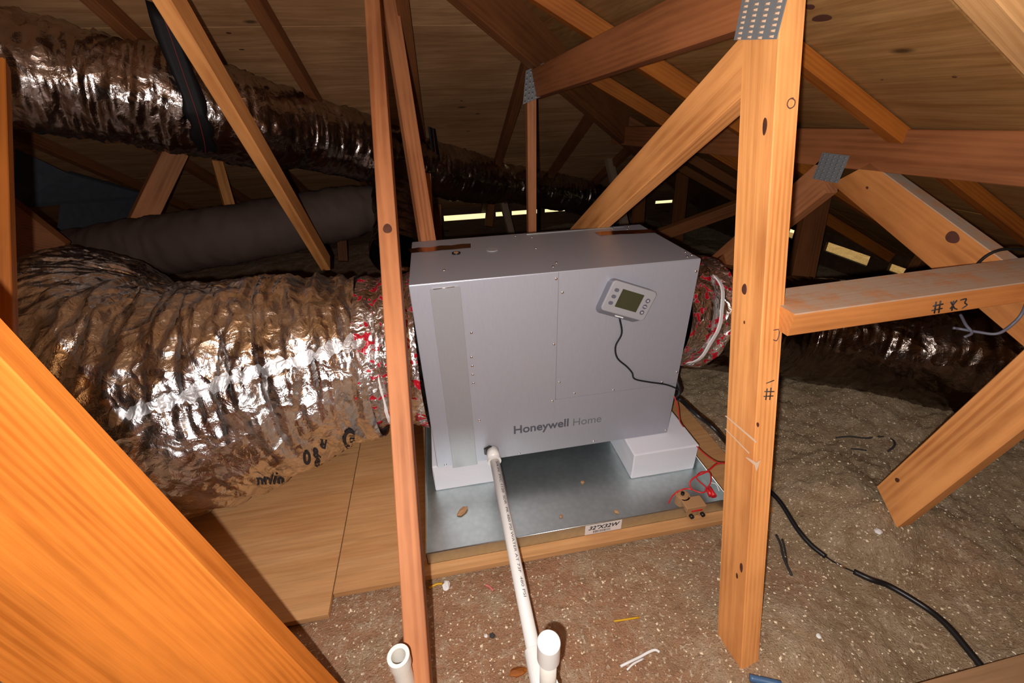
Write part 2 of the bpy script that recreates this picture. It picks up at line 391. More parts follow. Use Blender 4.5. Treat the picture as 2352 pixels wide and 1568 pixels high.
for r in range(6):
    y1 = 3.05 - r * 1.09; y0 = y1 - 1.09
    for c in range(-3, 3):
        x0 = c * 2.44 + 1.55 - (r % 2) * 1.22 - 1.0; x1 = x0 + 2.44
        P = [(max(x0, -3.2) + g, y0 + g), (x1 - g, y0 + g), (x1 - g, y1 - g), (max(x0, -3.2) + g, y1 - g)]
        if x1 < -3.2: continue
        P = clip(P, lambda p: (XE - p[0]) - (YE - p[1]))
        panel(clip(P, lambda p: p[1] + 2.6), zb, M_deck, True)
for r in range(6):
    x1 = 2.69 - r * 1.09; x0 = x1 - 1.09
    for c in range(-3, 3):
        y0 = c * 2.44 + 0.9 - (r % 2) * 1.22; y1 = y0 + 2.44
        P = clip([(x0 + g, y0 + g), (x1 - g, y0 + g), (x1 - g, y1 - g), (x0 + g, y1 - g)], lambda p: (YE - p[1]) - (XE - p[0]))
        panel(clip(P, lambda p: p[1] + 2.6), zr, M_deckr, False)
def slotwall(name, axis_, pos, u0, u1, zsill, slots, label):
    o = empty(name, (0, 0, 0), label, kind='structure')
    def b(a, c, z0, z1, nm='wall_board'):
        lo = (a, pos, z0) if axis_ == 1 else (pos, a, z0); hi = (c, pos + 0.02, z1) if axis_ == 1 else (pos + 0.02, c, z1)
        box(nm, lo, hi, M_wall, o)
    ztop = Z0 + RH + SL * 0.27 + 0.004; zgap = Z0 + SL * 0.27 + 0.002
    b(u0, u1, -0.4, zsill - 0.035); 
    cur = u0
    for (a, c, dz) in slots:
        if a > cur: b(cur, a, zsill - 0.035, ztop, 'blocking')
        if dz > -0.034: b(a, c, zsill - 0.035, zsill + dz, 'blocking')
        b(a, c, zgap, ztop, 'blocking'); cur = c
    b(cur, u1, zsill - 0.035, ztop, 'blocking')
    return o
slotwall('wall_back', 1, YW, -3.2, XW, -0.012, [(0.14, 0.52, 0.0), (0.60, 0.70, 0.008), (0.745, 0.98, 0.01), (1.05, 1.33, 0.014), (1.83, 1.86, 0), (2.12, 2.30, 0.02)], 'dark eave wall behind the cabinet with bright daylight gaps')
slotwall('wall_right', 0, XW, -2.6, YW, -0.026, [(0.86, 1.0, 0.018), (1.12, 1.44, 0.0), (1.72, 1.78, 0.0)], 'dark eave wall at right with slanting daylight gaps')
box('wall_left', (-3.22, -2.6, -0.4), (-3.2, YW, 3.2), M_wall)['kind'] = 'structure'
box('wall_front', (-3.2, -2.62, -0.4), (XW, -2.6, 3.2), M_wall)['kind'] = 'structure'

# ------------------------------------------------------------------ timbers
def beam(name, A, B, wdt, thk, nrm, m, parent=None, bev=0.0015, cutA=0.0, cutB=0.0, warp=0.0):
    A, B = Vector(A), Vector(B); ax = (B - A).normalized(); nz = Vector(nrm); nz = (nz - ax * nz.dot(ax)).normalized(); wy = nz.cross(ax)
    L = (B - A).length; bm = bmesh.new(); n = max(2, int(L / 0.12))
    prof = []
    b = bev; hw, ht = wdt / 2, thk / 2
    for (sy, sz) in ((1, 1), (-1, 1), (-1, -1), (1, -1)):
        pts = [(sy * hw, sz * (ht - b)), (sy * (hw - b), sz * ht)]
        prof += pts if sy * sz > 0 else pts[::-1]
    V, F = [], []; k = len(prof)
    for i in range(n + 1):
        x = -L / 2 + L * i / n
        oy, oz = (warp * math.sin(i * 1.7) , warp * math.cos(i * 2.3)) if warp else (0, 0)
        for (y, z) in prof:
            xx = x + (cutA * y / hw if i == 0 else 0) + (cutB * y / hw if i == n else 0)
            V.append((xx, y + oy, z + oz))
    for i in range(n):
        for j in range(k): F.append((i * k + j, i * k + (j + 1) % k, (i + 1) * k + (j + 1) % k, (i + 1) * k + j))
    F.append(tuple(range(k))[::-1]); F.append(tuple(n * k + j for j in range(k)))
    mw = Matrix(((ax.x, wy.x, nz.x, 0), (ax.y, wy.y, nz.y, 0), (ax.z, wy.z, nz.z, 0), (0, 0, 0, 1))); mw.translation = (A + B) / 2
    me = mesh(name, V, F); o = link(name, me, m, parent, mw)
    bm.free(); return o
def tbeam(label, cat, *a, name='timber', group=None, **k):
    o = beam(name, *a, **k); tag(o, label, cat, group); return o
def knot(p, nrm, along, a, b, parent, ring=True):
    """a real knot: an irregular dark disc a hair proud of the face"""
    nrm = Vector(nrm).normalized(); al = Vector(along); al = (al - nrm * al.dot(nrm)).normalized(); s = nrm.cross(al); p = Vector(p)
    V = [p + nrm * 0.0009]; n = 16
    for i in range(n):
        t = 2 * math.pi * i / n; k = 1 + 0.05 * math.sin(3 * t + a * 999)
        V.append(p + nrm * 0.0004 + al * (a * k * math.cos(t)) + s * (b * k * math.sin(t)))
    return link('knot', mesh('knot', V, [(0, i + 1, (i + 1) % n + 1) for i in range(n)], True), M_knot, parent)
def plate(p, u, v, nu, nv, parent, toothm, bu=None):
    """toothed steel nail plate: p corner, u / v edge vectors"""
    p, u, v = Vector(p), Vector(u), Vector(v); n = u.cross(v).normalized()
    if n.dot(CAM - p) < 0: n = -n
    bm = bmesh.new(); vs = [bm.verts.new(p + a * u + b * v + n * h) for h in (0, 0.0012) for a, b in ((0, 0), (1, 0), (1, 1), (0, 1))]
    for f in ((0, 1, 2, 3), (4, 5, 6, 7), (0, 1, 5, 4), (1, 2, 6, 5), (2, 3, 7, 6), (3, 0, 4, 7)): bm.faces.new([vs[i] for i in f])
    bmesh.ops.recalc_face_normals(bm, faces=bm.faces); o = bmobj('connector_plate', bm, M_plate, parent)
    V, F = [], []
    for i in range(nu):
        for j in range(nv):
            c = p + u * ((i + .5) / nu) + v * ((j + (.5 if i % 2 else .32)) / nv) + n * 0.0012; du = u / nu * 0.22; dv = v / nv * 0.26; b = len(V)
            V += [c - du - dv, c + du - dv, c + du + dv, c - du + dv, c + n * 0.0022 - dv * .4, c + n * 0.0022 + dv * .4]
            F += [(b, b + 1, b + 4), (b + 1, b + 2, b + 5, b + 4), (b + 2, b + 3, b + 5), (b + 3, b, b + 4, b + 5)]
    tag(link('plate_teeth', mesh('plate_teeth', V, F), toothm, o), kind='stuff')
    return o
def stroke(pts, r, m, parent, name='pen_mark', nrm=None):
    return tube(name, pts, r, m, parent, n=5, sub=3)

XA = 0.56
# --- truss A : the near post, its diagonal web and the flat chord going back
tA = empty('roof_truss', (XA, -0.5, -0.1), 'near truss: orange pine post right of the cabinet with diagonal web and steel plate', 'truss')
b1, b2 = on(1689, 330, 0, XA), on(1640, 1500, 0, XA); f1, f2 = on(1783, 330, 0, XA), on(1722, 1380, 0, XA)
topc = (b1 + f1) / 2; botc = (b2 + on(1712, 1480, 0, XA)) / 2
wA = (f1 - b1).length
dirA = (topc - botc).normalized(); hx = Vector((0.019, 0, 0))
pA, pB = botc - dirA * 0.06, topc + dirA * 0.215
post = beam('web', pA + hx, pB + hx, 0.074, 0.038, (-1, 0, 0), M_wood, tA, cutA=0.02)
dA, dB = (on(1722, 60, 0, XA + .001) + on(1780, 150, 0, XA + .001)) / 2, (on(1318, 520, 0, XA) + on(1372, 520, 0, XA)) / 2
dd = (dB - dA).normalized()
diag = beam('web', dA + dd * 0.035 + hx, dB + dd * 0.55 + hx, 0.084, 0.038, (-1, 0, 0), M_wood, tA, cutA=0.0)
cA, cB = Vector((XA + .019, -0.33, 0.995)), Vector((XA + .019, 1.12, 0.955))
beam('flat_chord', on(1735, -14, 0, XA + .04), at(1226, 196, 1.56), 0.090, 0.038, (-1, 0, 0), M_woodm, tA)
pl0 = on(1706, -40, 0, XA - .0005); plate(on(1687, 92, 0, XA - .0005), on(1785, 90, 0, XA - .0005) - on(1687, 92, 0, XA - .0005), on(1712, -30, 0, XA - .0005) - on(1687, 92, 0, XA - .0005), 4, 10, tA, M_tooth)
_w = at(1219, 225, 1.55); beam('web', _w, Vector((_w.x, _w.y, -0.10)), 0.034, 0.038, (0, -1, 0), M_woodr, tA)
_p = at(1201, 240, 1.515); plate(_p, at(1243, 222, 1.50) - _p, at(1208, 163, 1.515) - _p, 5, 6, tA, M_toothd)
for (px, py, a, b) in ((1757, 290, .012, .0045), (1710, 664, .009, .006), (1703, 1303, .010, .004), (1693, 1322, .006, .003), (1741, 975, .004, .003), (1710, 740, .003, .002)):
    knot(on(px, py, 0, XA), (-1, 0, 0), dirA, a, b, post)
def onface(px, py, o, sgn=-1):
    """point of a beam's near narrow face under a pixel: plane through the beam's front face"""
    mw = wm(o); n = (mw.to_3x3() @ Vector((0, 1, 0))).normalized()
    if n.dot(CAM - mw.translation) < 0: n = -n
    hw = max(v.co.y for v in o.data.vertices if abs(v.co.x) < 9e9) if True else 0
    hw = sorted(v.co.y for v in o.data.vertices)[-8]
    p0 = mw.translation + n * (hw + 0.0004); d = ray(px, py); t = (p0 - CAM).dot(n) / d.dot(n); return CAM + d * t
def onwide(px, py, o):
    mw = wm(o); n = (mw.to_3x3() @ Vector((0, 0, 1))).normalized()
    if n.dot(CAM - mw.translation) < 0: n = -n
    ht = max(v.co.z for v in o.data.vertices); p0 = mw.translation + n * (ht + 0.0004); d = ray(px, py); return CAM + d * ((p0 - CAM).dot(n) / d.dot(n))
PF = lambda L: [onface(x, y, post) for x, y in L]
stroke(PF([(1817, 225), (1826, 231), (1824, 243), (1814, 249), (1808, 241), (1812, 229), (1822, 225)]), 0.0008, M_inkw, post)
stroke(PF([(1756, 899), (1778, 899)]), 0.0009, M_ink, post); stroke(PF([(1754, 910), (1776, 909)]), 0.0009, M_ink, post)
stroke(PF([(1762, 892), (1759, 918)]), 0.0009, M_ink, post); stroke(PF([(1771, 890), (1768, 918)]), 0.0009, M_ink, post)
stroke(PF([(1760, 880), (1778, 873)]), 0.0008, M_ink, post)
stroke(PF([(1777, 758), (1789, 757), (1789, 770), (1784, 782), (1776, 780)]), 0.0008, M_inkw, post)
def smear(pts, o, nm='paint_scrape', m=None, f=onwide):
    V = [f(x, y, o) for x, y in pts]; link(nm, mesh(nm, V, [tuple(range(len(V)))]), m or M_scr, o)
M_scr = flat('scraped_wood', (0.62, 0.42, 0.28), 0.8)
smear([(1665, 955), (1668, 954), (1738, 1013), (1736, 1017)], post); smear([(1665, 985), (1667, 984), (1722, 1040), (1720, 1042)], post)
smear([(1712, 1050), (1716, 1050), (1738, 1062), (1747, 1055), (1738, 1083), (1733, 1068)], post)

# --- left truss: post in front of the cabinet's left end and the web behind it
tL = empty('roof_truss', (-0.06, -0.42, -0.1), 'slim pine post crossing in front of the cabinet left edge, with web behind it', 'truss')
lp0, lp1, lp2 = at(857, 0, 1.18), at(888, 520, 0.80), at(962, 1568, 0.70)
q0, q1 = at(854, -20, 1.12), at(966, 1640, 0.67)
# straight member: top leans away from the camera
A_ = at(853, -60, 1.10); B_ = at(974, 1700, 0.665)
lpost = beam('web', A_, B_, 0.07, 0.036, (1, 0.06, 0), M_woodr, tL)
lweb = beam('web', at(887, -40, 1.30), at(992, 620, 1.28), 0.046, 0.030, (0.35, -1, 0.1), M_woodr, tL)
_n = (wm(lpost).to_3x3() @ Vector((0, 1, 0))).normalized(); _n = _n if _n.dot(CAM - wm(lpost).translation) > 0 else -_n
knot(onface(890, 525, lpost), _n, (B_ - A_), .011, .009, lpost)
# --- web further left crossing the silver ducts
XL = -0.45
tM = empty('roof_truss', (XL, 0.9, -0.1), 'brown truss web slanting down in front of the upper silver duct', 'truss')
mweb = beam('web', on(355, -60, 0, XL), on(738, 580, 0, XL) + Vector((0, .03, -.06)), 0.075, 0.038, (1, 0, 0), M_wood, tM)
tP = empty('roof_truss', (-1.0, -0.2, -0.1), 'edge of a pine post cut off by the left picture border', 'truss')
beam('web', at(-66, 130, 0.78), at(-50, 900, 0.72), 0.089, 0.038, (0.5, -1, 0), M_woodo, tP)
# --- foreground plank
e0, e1 = at(-60, 624, 0.40), at(860, 1634, 0.74)
ax = (e1 - e0).normalized(); tocam = (CAM - (e0 + e1) / 2).normalized(); nrm = (tocam - ax * tocam.dot(ax)).normalized()
nrm = (Matrix.Rotation(math.radians(34), 3, ax) @ nrm)
wy = nrm.cross(ax).normalized()
if wy.dot(UPV) > 0: wy = -wy
off = wy * 0.166 - nrm * 0.019
plank = beam('timber', e0 + off - ax * .25, e1 + off + ax * .06, 0.26, 0.038, nrm, M_woodn)
tag(plank, 'bright orange timber slanting across the lower left corner close to the lens', 'timber')

# --- truss B to the right
XB = 1.10
tB = empty('roof_truss', (XB, -0.2, 0.0), 'right truss with long reddish flat chord, V of webs and small grey steel plate', 'truss')
c0, c1 = (on(1400, 290, 0, XB) + on(1400, 300, 0, XB)) / 2, (on(2352, 305, 0, XB) + on(2352, 425, 0, XB)) / 2
c0 = on(1850, 336, 0, XB) + (on(1850, 336, 0, XB) - c1).normalized() * 1.4
beam('flat_chord', c0 + hx, c1 + (c1 - c0).normalized() * .3 + hx, 0.089, 0.038, (-1, 0, 0), M_woodm, tB)
w0 = (on(1935, 432, 0, XB) + on(2010, 395, 0, XB)) / 2; w1 = (on(2250, 705, 0, XB) + on(2352, 640, 0, XB)) / 2; wd = (w1 - w0).normalized()
bweb = beam('web', w0 - wd * .03 + hx, w1 + wd * .22 + hx, 0.089, 0.038, (-1, 0, 0), M_wooddust, tB, cutA=.03)
knot(onwide(2188, 545, bweb), (-1, 0, 0), wd, .014, .011, bweb); knot(onwide(1992, 431, bweb), (-1, 0, 0), wd, .004, .003, bweb)
v0, v1 = (on(1850, 385, 0, XB) + on(1915, 440, 0, XB)) / 2, (on(1700, 520, 0, XB) + on(1760, 560, 0, XB)) / 2; vd = (v1 - v0).normalized()
beam('web', v0 + hx - vd * .02, v1 + vd * .5 + hx, 0.089, 0.038, (-1, 0, 0), M_woodr, tB, cutA=.02)
plate(on(1867, 410, 0, XB - .0005), on(1925, 421, 0, XB) - on(1867, 410, 0, XB), on(1890, 350, 0, XB) - on(1867, 410, 0, XB), 5, 7, tB, M_toothd)
r0 = (on(2352, 800, 0, XB) + on(2352, 985, 0, XB)) / 2; r1 = (on(2022, 1118, 0, XB) + on(2062, 1200, 0, XB)) / 2; rd = (r1 - r0).normalized()
rweb = beam('web', r0 - rd * .3 + hx, r1 + rd * .01 + hx, 0.089, 0.038, (-1, 0, 0), M_wood, tB, cutB=.02)
knot(onwide(2061, 1102, rweb), (-1, 0, 0), rd, .006, .005, rweb)
# --- brace between them
br0, br1 = on(1824, 747, 1, -0.415), on(2352, 672, 1, -0.415); bdx = (br1 - br0).normalized()
brace = beam('timber', br0 - bdx * .004 + Vector((0, .045, 0)), br1 + bdx * .3 + Vector((0, .045, 0)), 0.089, 0.038, (0, 0, 1), M_wooddust)
tag(brace, 'dusty level timber numbered 43 running right from the near orange post', 'timber')
def onbr(x, y): return onface(x, y - 9, brace)
for L in ([(2143, 712), (2166, 707)], [(2140, 722), (2164, 717)], [(2150, 702), (2146, 728)], [(2160, 700), (2156, 727)],
          [(2182, 718), (2198, 698)], [(2184, 702), (2192, 716), (2198, 719)], [(2190, 700), (2186, 722)], [(2206, 698), (2219, 695), (2216, 704), (2221, 709), (2210, 717)]):
    stroke([onbr(x, y) for x, y in L], 0.0011, M_ink, brace)

# --- rafters
def rafter_back(x, y0, y1, label, m=M_woodd):
    dz = -0.032
    return tbeam(label, 'rafter', (x, y0, zb(x, y0) + dz), (x, y1, zb(x, y1) + dz), 0.050, 0.038, (1, 0, 0), m, name='rafter')
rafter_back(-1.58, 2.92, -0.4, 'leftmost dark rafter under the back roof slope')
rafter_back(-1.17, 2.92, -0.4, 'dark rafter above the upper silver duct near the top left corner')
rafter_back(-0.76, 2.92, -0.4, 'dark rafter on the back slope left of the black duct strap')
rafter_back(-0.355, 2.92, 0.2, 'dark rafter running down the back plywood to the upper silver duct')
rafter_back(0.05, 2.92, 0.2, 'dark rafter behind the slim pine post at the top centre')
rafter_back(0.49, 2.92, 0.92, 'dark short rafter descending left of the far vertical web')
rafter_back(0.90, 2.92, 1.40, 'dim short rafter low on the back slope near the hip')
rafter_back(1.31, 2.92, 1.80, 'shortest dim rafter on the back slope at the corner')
def rafter_right(y, x0, x1, label, m=M_woodo):
    dz = -0.032; hh = 0.050
    if abs(y + 0.03) < .01: dz, hh = -0.020, 0.030
    return tbeam(label, 'rafter', (x0, y, zr(x0, y) + dz), (x1, y, zr(x1, y) + dz), hh, 0.038, (0, 1, 0), m, name='rafter')
hx_ = lambda y: XE - (YE - y)
for y, lab in ((-0.42, 'nearest pale rafter slanting through the upper right corner'), (-0.03, 'orange rafter emerging right of the near post'), (0.48, 'orange rafter crossing above the flat chord at the top centre'),
               (1.0, 'dull orange rafter under the right slope behind the diagonal web'), (1.48, 'dim rafter fourth along the right slope'), (2.0, 'farthest dim rafter on the right slope')):
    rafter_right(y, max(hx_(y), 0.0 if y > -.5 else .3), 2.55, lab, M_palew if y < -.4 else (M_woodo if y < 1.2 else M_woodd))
def deckknot(px, py, a, b, zf, slope):
    d = ray(px, py); t = 0.2
    while t < 6 and (CAM + d * t).z < zf((CAM + d * t).x, (CAM + d * t).y): t += .004
    p = CAM + d * t; n = Vector((0, -SL, -1)) if slope == 'b' else Vector((-SL, 0, -1))
    knot(p + n * .002, n, (1, 0, 0) if slope == 'b' else (0, 1, 0), a, b, ceiling)
for px, py, a, b in ((1097, 260, .012, .005), (635, 90, .014, .006), (640, 65, .012, .005), (655, 120, .014, .005), (665, 138, .012, .005), (690, 168, .008, .004), (525, 74, .008, .005), (555, 112, .010, .004), (1060, 230, .006, .004), (1075, 300, .010, .004), (705, 192, .010, .004)): deckknot(px, py, a, b, zb, 'b')
for px, py, a, b in ((1890, 38, .020, .009), (1862, 12, .010, .007), (2195, 173, .004, .003), (2028, 180, .003, .002), (2010, 268, .010, .003)): deckknot(px, py, a, b, zr, 'r')
k0, k1 = 0.02, 2.3
tbeam('dark hip rafter running from the top centre down to the far corner', 'rafter', (XE - 2.75, YE - 2.75, Z0 + SL * 2.75 - 0.015), (XE - .3, YE - .3, Z0 + SL * .3 - 0.015), 0.14, 0.038, (1, -1, 0), M_woodd, name='hip_rafter')

# --- far webs, posts standing in the dark
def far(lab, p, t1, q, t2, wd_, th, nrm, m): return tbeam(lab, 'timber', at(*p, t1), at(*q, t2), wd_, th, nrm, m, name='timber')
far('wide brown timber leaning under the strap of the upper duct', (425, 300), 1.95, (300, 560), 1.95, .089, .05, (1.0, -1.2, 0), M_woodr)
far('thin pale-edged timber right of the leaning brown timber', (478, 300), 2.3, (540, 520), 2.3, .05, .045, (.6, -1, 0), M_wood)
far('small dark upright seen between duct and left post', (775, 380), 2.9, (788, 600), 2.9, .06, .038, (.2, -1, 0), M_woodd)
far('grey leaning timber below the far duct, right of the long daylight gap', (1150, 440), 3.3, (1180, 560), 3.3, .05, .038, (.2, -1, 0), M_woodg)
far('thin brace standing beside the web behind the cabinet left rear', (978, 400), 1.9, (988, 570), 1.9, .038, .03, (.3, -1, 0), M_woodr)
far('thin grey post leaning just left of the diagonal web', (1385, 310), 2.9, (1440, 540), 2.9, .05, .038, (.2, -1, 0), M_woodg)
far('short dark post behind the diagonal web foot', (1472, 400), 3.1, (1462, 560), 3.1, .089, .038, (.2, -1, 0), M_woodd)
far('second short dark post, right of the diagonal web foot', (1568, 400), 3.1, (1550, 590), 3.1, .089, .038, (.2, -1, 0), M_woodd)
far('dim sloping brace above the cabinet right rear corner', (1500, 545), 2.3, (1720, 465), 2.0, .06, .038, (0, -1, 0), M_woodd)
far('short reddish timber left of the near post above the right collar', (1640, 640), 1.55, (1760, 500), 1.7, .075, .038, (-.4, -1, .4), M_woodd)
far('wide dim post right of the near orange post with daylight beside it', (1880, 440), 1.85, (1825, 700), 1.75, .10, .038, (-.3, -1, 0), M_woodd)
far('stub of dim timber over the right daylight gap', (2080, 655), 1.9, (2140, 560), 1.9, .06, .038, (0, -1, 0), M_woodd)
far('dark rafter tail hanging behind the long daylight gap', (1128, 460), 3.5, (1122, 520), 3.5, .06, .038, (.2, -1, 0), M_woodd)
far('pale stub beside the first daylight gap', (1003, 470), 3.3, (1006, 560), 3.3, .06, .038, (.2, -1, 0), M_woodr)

# ------------------------------------------------------------------ plywood under the pan
tag(box('plywood_board', (-0.262, -0.253, -0.1175), (0.90, 0.72, -0.0995), M_ply, bev=0.001), 'plywood board under the galvanised drain pan', 'board')
tag(box('plywood_board', (-0.98, -0.297, -0.121), (-0.266, 0.60, -0.1045), M_ply, bev=0.001), 'plywood board left of the pan board with the foil duct lying on it', 'board')
_a, _b = onfloor(2176, 1568, .022), onfloor(2356, 1503, .022); _a.z = _b.z = max(_a.z, _b.z); _d = (_b - _a).normalized(); _n = Vector((_d.y, -_d.x, 0))
bm = bmesh.new(); bm_box(bm, (-.30, 0, -.009), (.30, .11, .009), .001)
_M = Matrix(((_d.x, _n.x, 0, 0), (_d.y, _n.y, 0, 0), (0, 0, 1, 0), (0, 0, 0, 1))); _M.translation = (_a + _b) / 2
tag(bmobj('plywood_board', bm, M_plyt, None, _M), 'tan board end in the bottom right corner', 'board')

# ------------------------------------------------------------------ drain pan
PX0, PX1, PY0, PY1, PZ, RZ = -0.040, 0.773, -0.2235, 0.589, -0.0992, -0.058
pan = empty('drain_pan', (0.3665, 0.183, PZ), 'square galvanised drain pan under the cabinet, size label on its front', 'pan')
box('pan_floor', (PX0, PY0, PZ), (PX1, PY1, PZ + .001), M_galv, pan)
for nm, lo, hi in (('pan_wall', (PX0, PY0, PZ), (PX1, PY0 + .0012, RZ)), ('pan_wall', (PX0, PY1 - .0012, PZ), (PX1, PY1, RZ)), ('pan_wall', (PX0, PY0, PZ), (PX0 + .0012, PY1, RZ)), ('pan_wall', (PX1 - .0012, PY0, PZ), (PX1, PY1, RZ))):
    box(nm, lo, hi, M_galv, pan)
for P in ([(PX0, PY0, RZ), (PX1, PY0, RZ)], [(PX0, PY0, RZ), (PX0, PY1, RZ)], [(PX1, PY0, RZ), (PX1, PY1, RZ)]): cyl('rolled_rim', P[0], P[1], 0.0018, M_galv, pan, n=8)
# size label on the wall
la, lb, lc, ld = [on(px, py, 1, PY0 - .0008) for px, py in ((1343, 1230), (1426, 1214), (1433, 1189), (1347, 1203))]
lx0, lx1 = la.x, lb.x
lab = box('size_label', (lx0, PY0 - .0008, PZ + .002), (lx1, PY0 - .0002, RZ - .003), M_paper, pan); lab['label'] = 'white size label'
def text(name, s, loc, rot, size, m, parent, ext=0.0002, off=0.0, sx=1.0, shear=0.0, align='LEFT'):
    c = bpy.data.curves.new(name, 'FONT'); c.body = s; c.size = size; c.extrude = ext; c.offset = off; c.shear = shear; c.align_x = align
    tmp = bpy.data.objects.new(name, c); COL.objects.link(tmp); bpy.context.view_layer.update()
    me = bpy.data.meshes.new_from_object(tmp); bpy.data.objects.remove(tmp)
    me.name = name; me.materials.clear(); me.transform(Matrix.Diagonal((sx, 1, 1, 1)))
    mw = Matrix.Translation(Vector(loc)) @ (rot.to_matrix().to_4x4() if hasattr(rot, 'to_matrix') else rot)
    return link(name, me, m, parent, mw)
from mathutils import Euler
FR = Euler((math.radians(90), 0, 0))
text('size_text', '32"X32W', (lx0 + .008, PY0 - .0012, PZ + .0195), FR, 0.0195, M_ink, lab, off=0.0003, sx=(lx1 - lx0 - .016) / .082, shear=.3)
V, F = [], []; x = lx0 + .022
while x < lx1 - .03:
    wv = random.choice((.0007, .0012, .0019)); b = len(V)
    V += [(x, PY0 - .0011, PZ + .006), (x + wv, PY0 - .0011, PZ + .006), (x + wv, PY0 - .0011, PZ + .015), (x, PY0 - .0011, PZ + .015)]; F.append((b, b + 1, b + 2, b + 3)); x += wv + random.choice((.0006, .0012))
tag(link('bar_code', mesh('bar_code', V, F), M_bar, lab), kind='stuff')

# ------------------------------------------------------------------ foam blocks
def foam(lo, hi, label):
    bm = bmesh.new(); bm_box(bm, lo, hi, 0.004); bmesh.ops.subdivide_edges(bm, edges=bm.edges, cuts=2, use_grid_fill=True)
    for v in bm.verts: v.co += Vector((random.uniform(-1, 1), random.uniform(-1, 1), random.uniform(-.5, .2))) * 0.0007
    tag(bmobj('foam_block', bm, M_foam), label, 'foam block')
foam((0.563, -0.070, PZ + .0012), (0.766, 0.33, -0.001), 'white foam block under the cabinet right end')
foam((-0.015, 0.004, PZ + .0012), (0.172, 0.33, -0.001), 'white foam block under the cabinet left end')

# ------------------------------------------------------------------ the ventilating cabinet
W, D, H = 0.70, 0.341, 0.552
cab = empty('dehumidifier_cabinet', (0.35, 0.17, 0), 'large grey metal air-handling cabinet standing on two white foam blocks', 'appliance')
# sheet-metal shell: front, top, sides with thin seams
box('cabinet_shell', (0, 0, 0), (W, D, H), M_box, cab, bev=0.0018)
bm = bmesh.new(); bm_box(bm, (0.0015, -0.0012, 0.0), (0.3405, 0.0005, H - .002)); bm_box(bm, (0.3435, -0.0012, 0.186), (W - .001, 0.0005, H - .002)); bm_box(bm, (0.3405, -0.0012, 0.0), (W - .001, 0.0005, 0.1835))
p1 = box('front_panel', (0.0015, -0.0014, 0.0), (0.3412, 0.0002, H - .002), M_box, cab, bev=.0003); bm.free()
p2 = box('access_panel', (0.3424, -0.0014, 0.1842), (W - .001, 0.0002, H - .002), M_box, cab, bev=.0003)
p3 = box('front_panel', (0.3412, -0.0014, 0.0), (W - .001, 0.0002, 0.1832), M_box, cab, bev=.0003)
box('panel_gap', (0.3406, -0.0010, 0.183), (0.3430, 0.0003, H - .002), M_groove, cab)
box('panel_gap', (0.3406, -0.0010, 0.1826), (W - .001, 0.0003, 0.1848), M_groove, cab)
# filter door: tall strip with rounded top corners
def rrect(x0, x1, z0, z1, r, n=6, corners=(1, 1, 1, 1)):
    P = []
    for (cx, cz, a0, on_) in ((x1 - r, z1 - r, 0, corners[0]), (x0 + r, z1 - r, 90, corners[1]), (x0 + r, z0 + r, 180, corners[2]), (x1 - r, z0 + r, 270, corners[3])):
        if on_:
            for k in range(n + 1): a = math.radians(a0 + 90 * k / n); P.append((cx + r * math.cos(a), cz + r * math.sin(a)))
        else: P.append((x1 if a0 in (0, 270) else x0, z1 if a0 < 180 else z0))
    return P
def slab(name, P, y0, y1, m, parent, bev=0.0, mw=None):
    bm = bmesh.new(); a = [bm.verts.new((p[0], y0, p[1])) for p in P]; f = bm.faces.new(a)
    r = bmesh.ops.extrude_face_region(bm, geom=[f]); vs = [g for g in r['geom'] if isinstance(g, bmesh.types.BMVert)]
    bmesh.ops.translate(bm, verts=vs, vec=(0, y1 - y0, 0)); bmesh.ops.recalc_face_normals(bm, faces=bm.faces)
    if bev:
        es = [e for e in bm.edges if all(abs(v.co.y - y0) < 1e-6 for v in e.verts)]
        bmesh.ops.bevel(bm, geom=es, offset=bev, segments=3, affect='EDGES', profile=.5)
    return bmobj(name, bm, m, parent, mw)
slab('door_rim', rrect(0.0425, 0.1145, -0.010, 0.5435, .008, corners=(1, 1, 0, 0)), -0.0022, -0.001, M_box, cab)
fd = slab('filter_door', rrect(0.0445, 0.1125, -0.0095, 0.5415, .007, corners=(1, 1, 0, 0)), -0.0034, -0.002, M_door, cab, bev=.0006)
slab('door_latch', rrect(0.1195, 0.1290, 0.262, 0.357, .003), -0.0024, -0.001, M_box, cab)
cyl('door_pull', (0.052, -.0036, 0.5385), (0.100, -.0036, 0.5400), 0.0010, M_steel, cab, n=6)
# screws
bm = bmesh.new(); bmesh.ops.create_uvsphere(bm, u_segments=12, v_segments=6, radius=0.0036, matrix=Matrix.Diagonal((1, 0.55, 1, 1)))
screw_me = bpy.data.meshes.new('screw'); bm.to_mesh(screw_me); bm.free(); screw_me.materials.append(M_steel)
screw_me.polygons.foreach_set('use_smooth', [True] * len(screw_me.polygons))
for (x, z) in ((.336, .535), (.352, .499), (.129, .418), (.124, .350), (.124, .324), (.1235, .298), (.123, .272), (.334, .359), (.351, .240), (.395, .196), (.508, .190), (.653, .194), (.693, .222), (.130, .148), (.237, .006), (.463, .010), (.693, .010), (.024, .006), (.692, .520), (.333, .180)):
    s = link('screw', screw_me, None, cab, Matrix.Translation((x, -0.0016, z)))
for (x, y) in ((.081, .078), (.353, .060), (.343, .290), (.331, .186), (.338, .035), (.300, .318), (.60, .318), (.655, .325), (.64, .30), (.690, .055), (.693, .03), (.675, .02)):
    link('screw', screw_me, None, cab, Matrix.Translation((x, y, H + .0004)) @ Matrix.Rotation(math.radians(90), 4, 'X'))
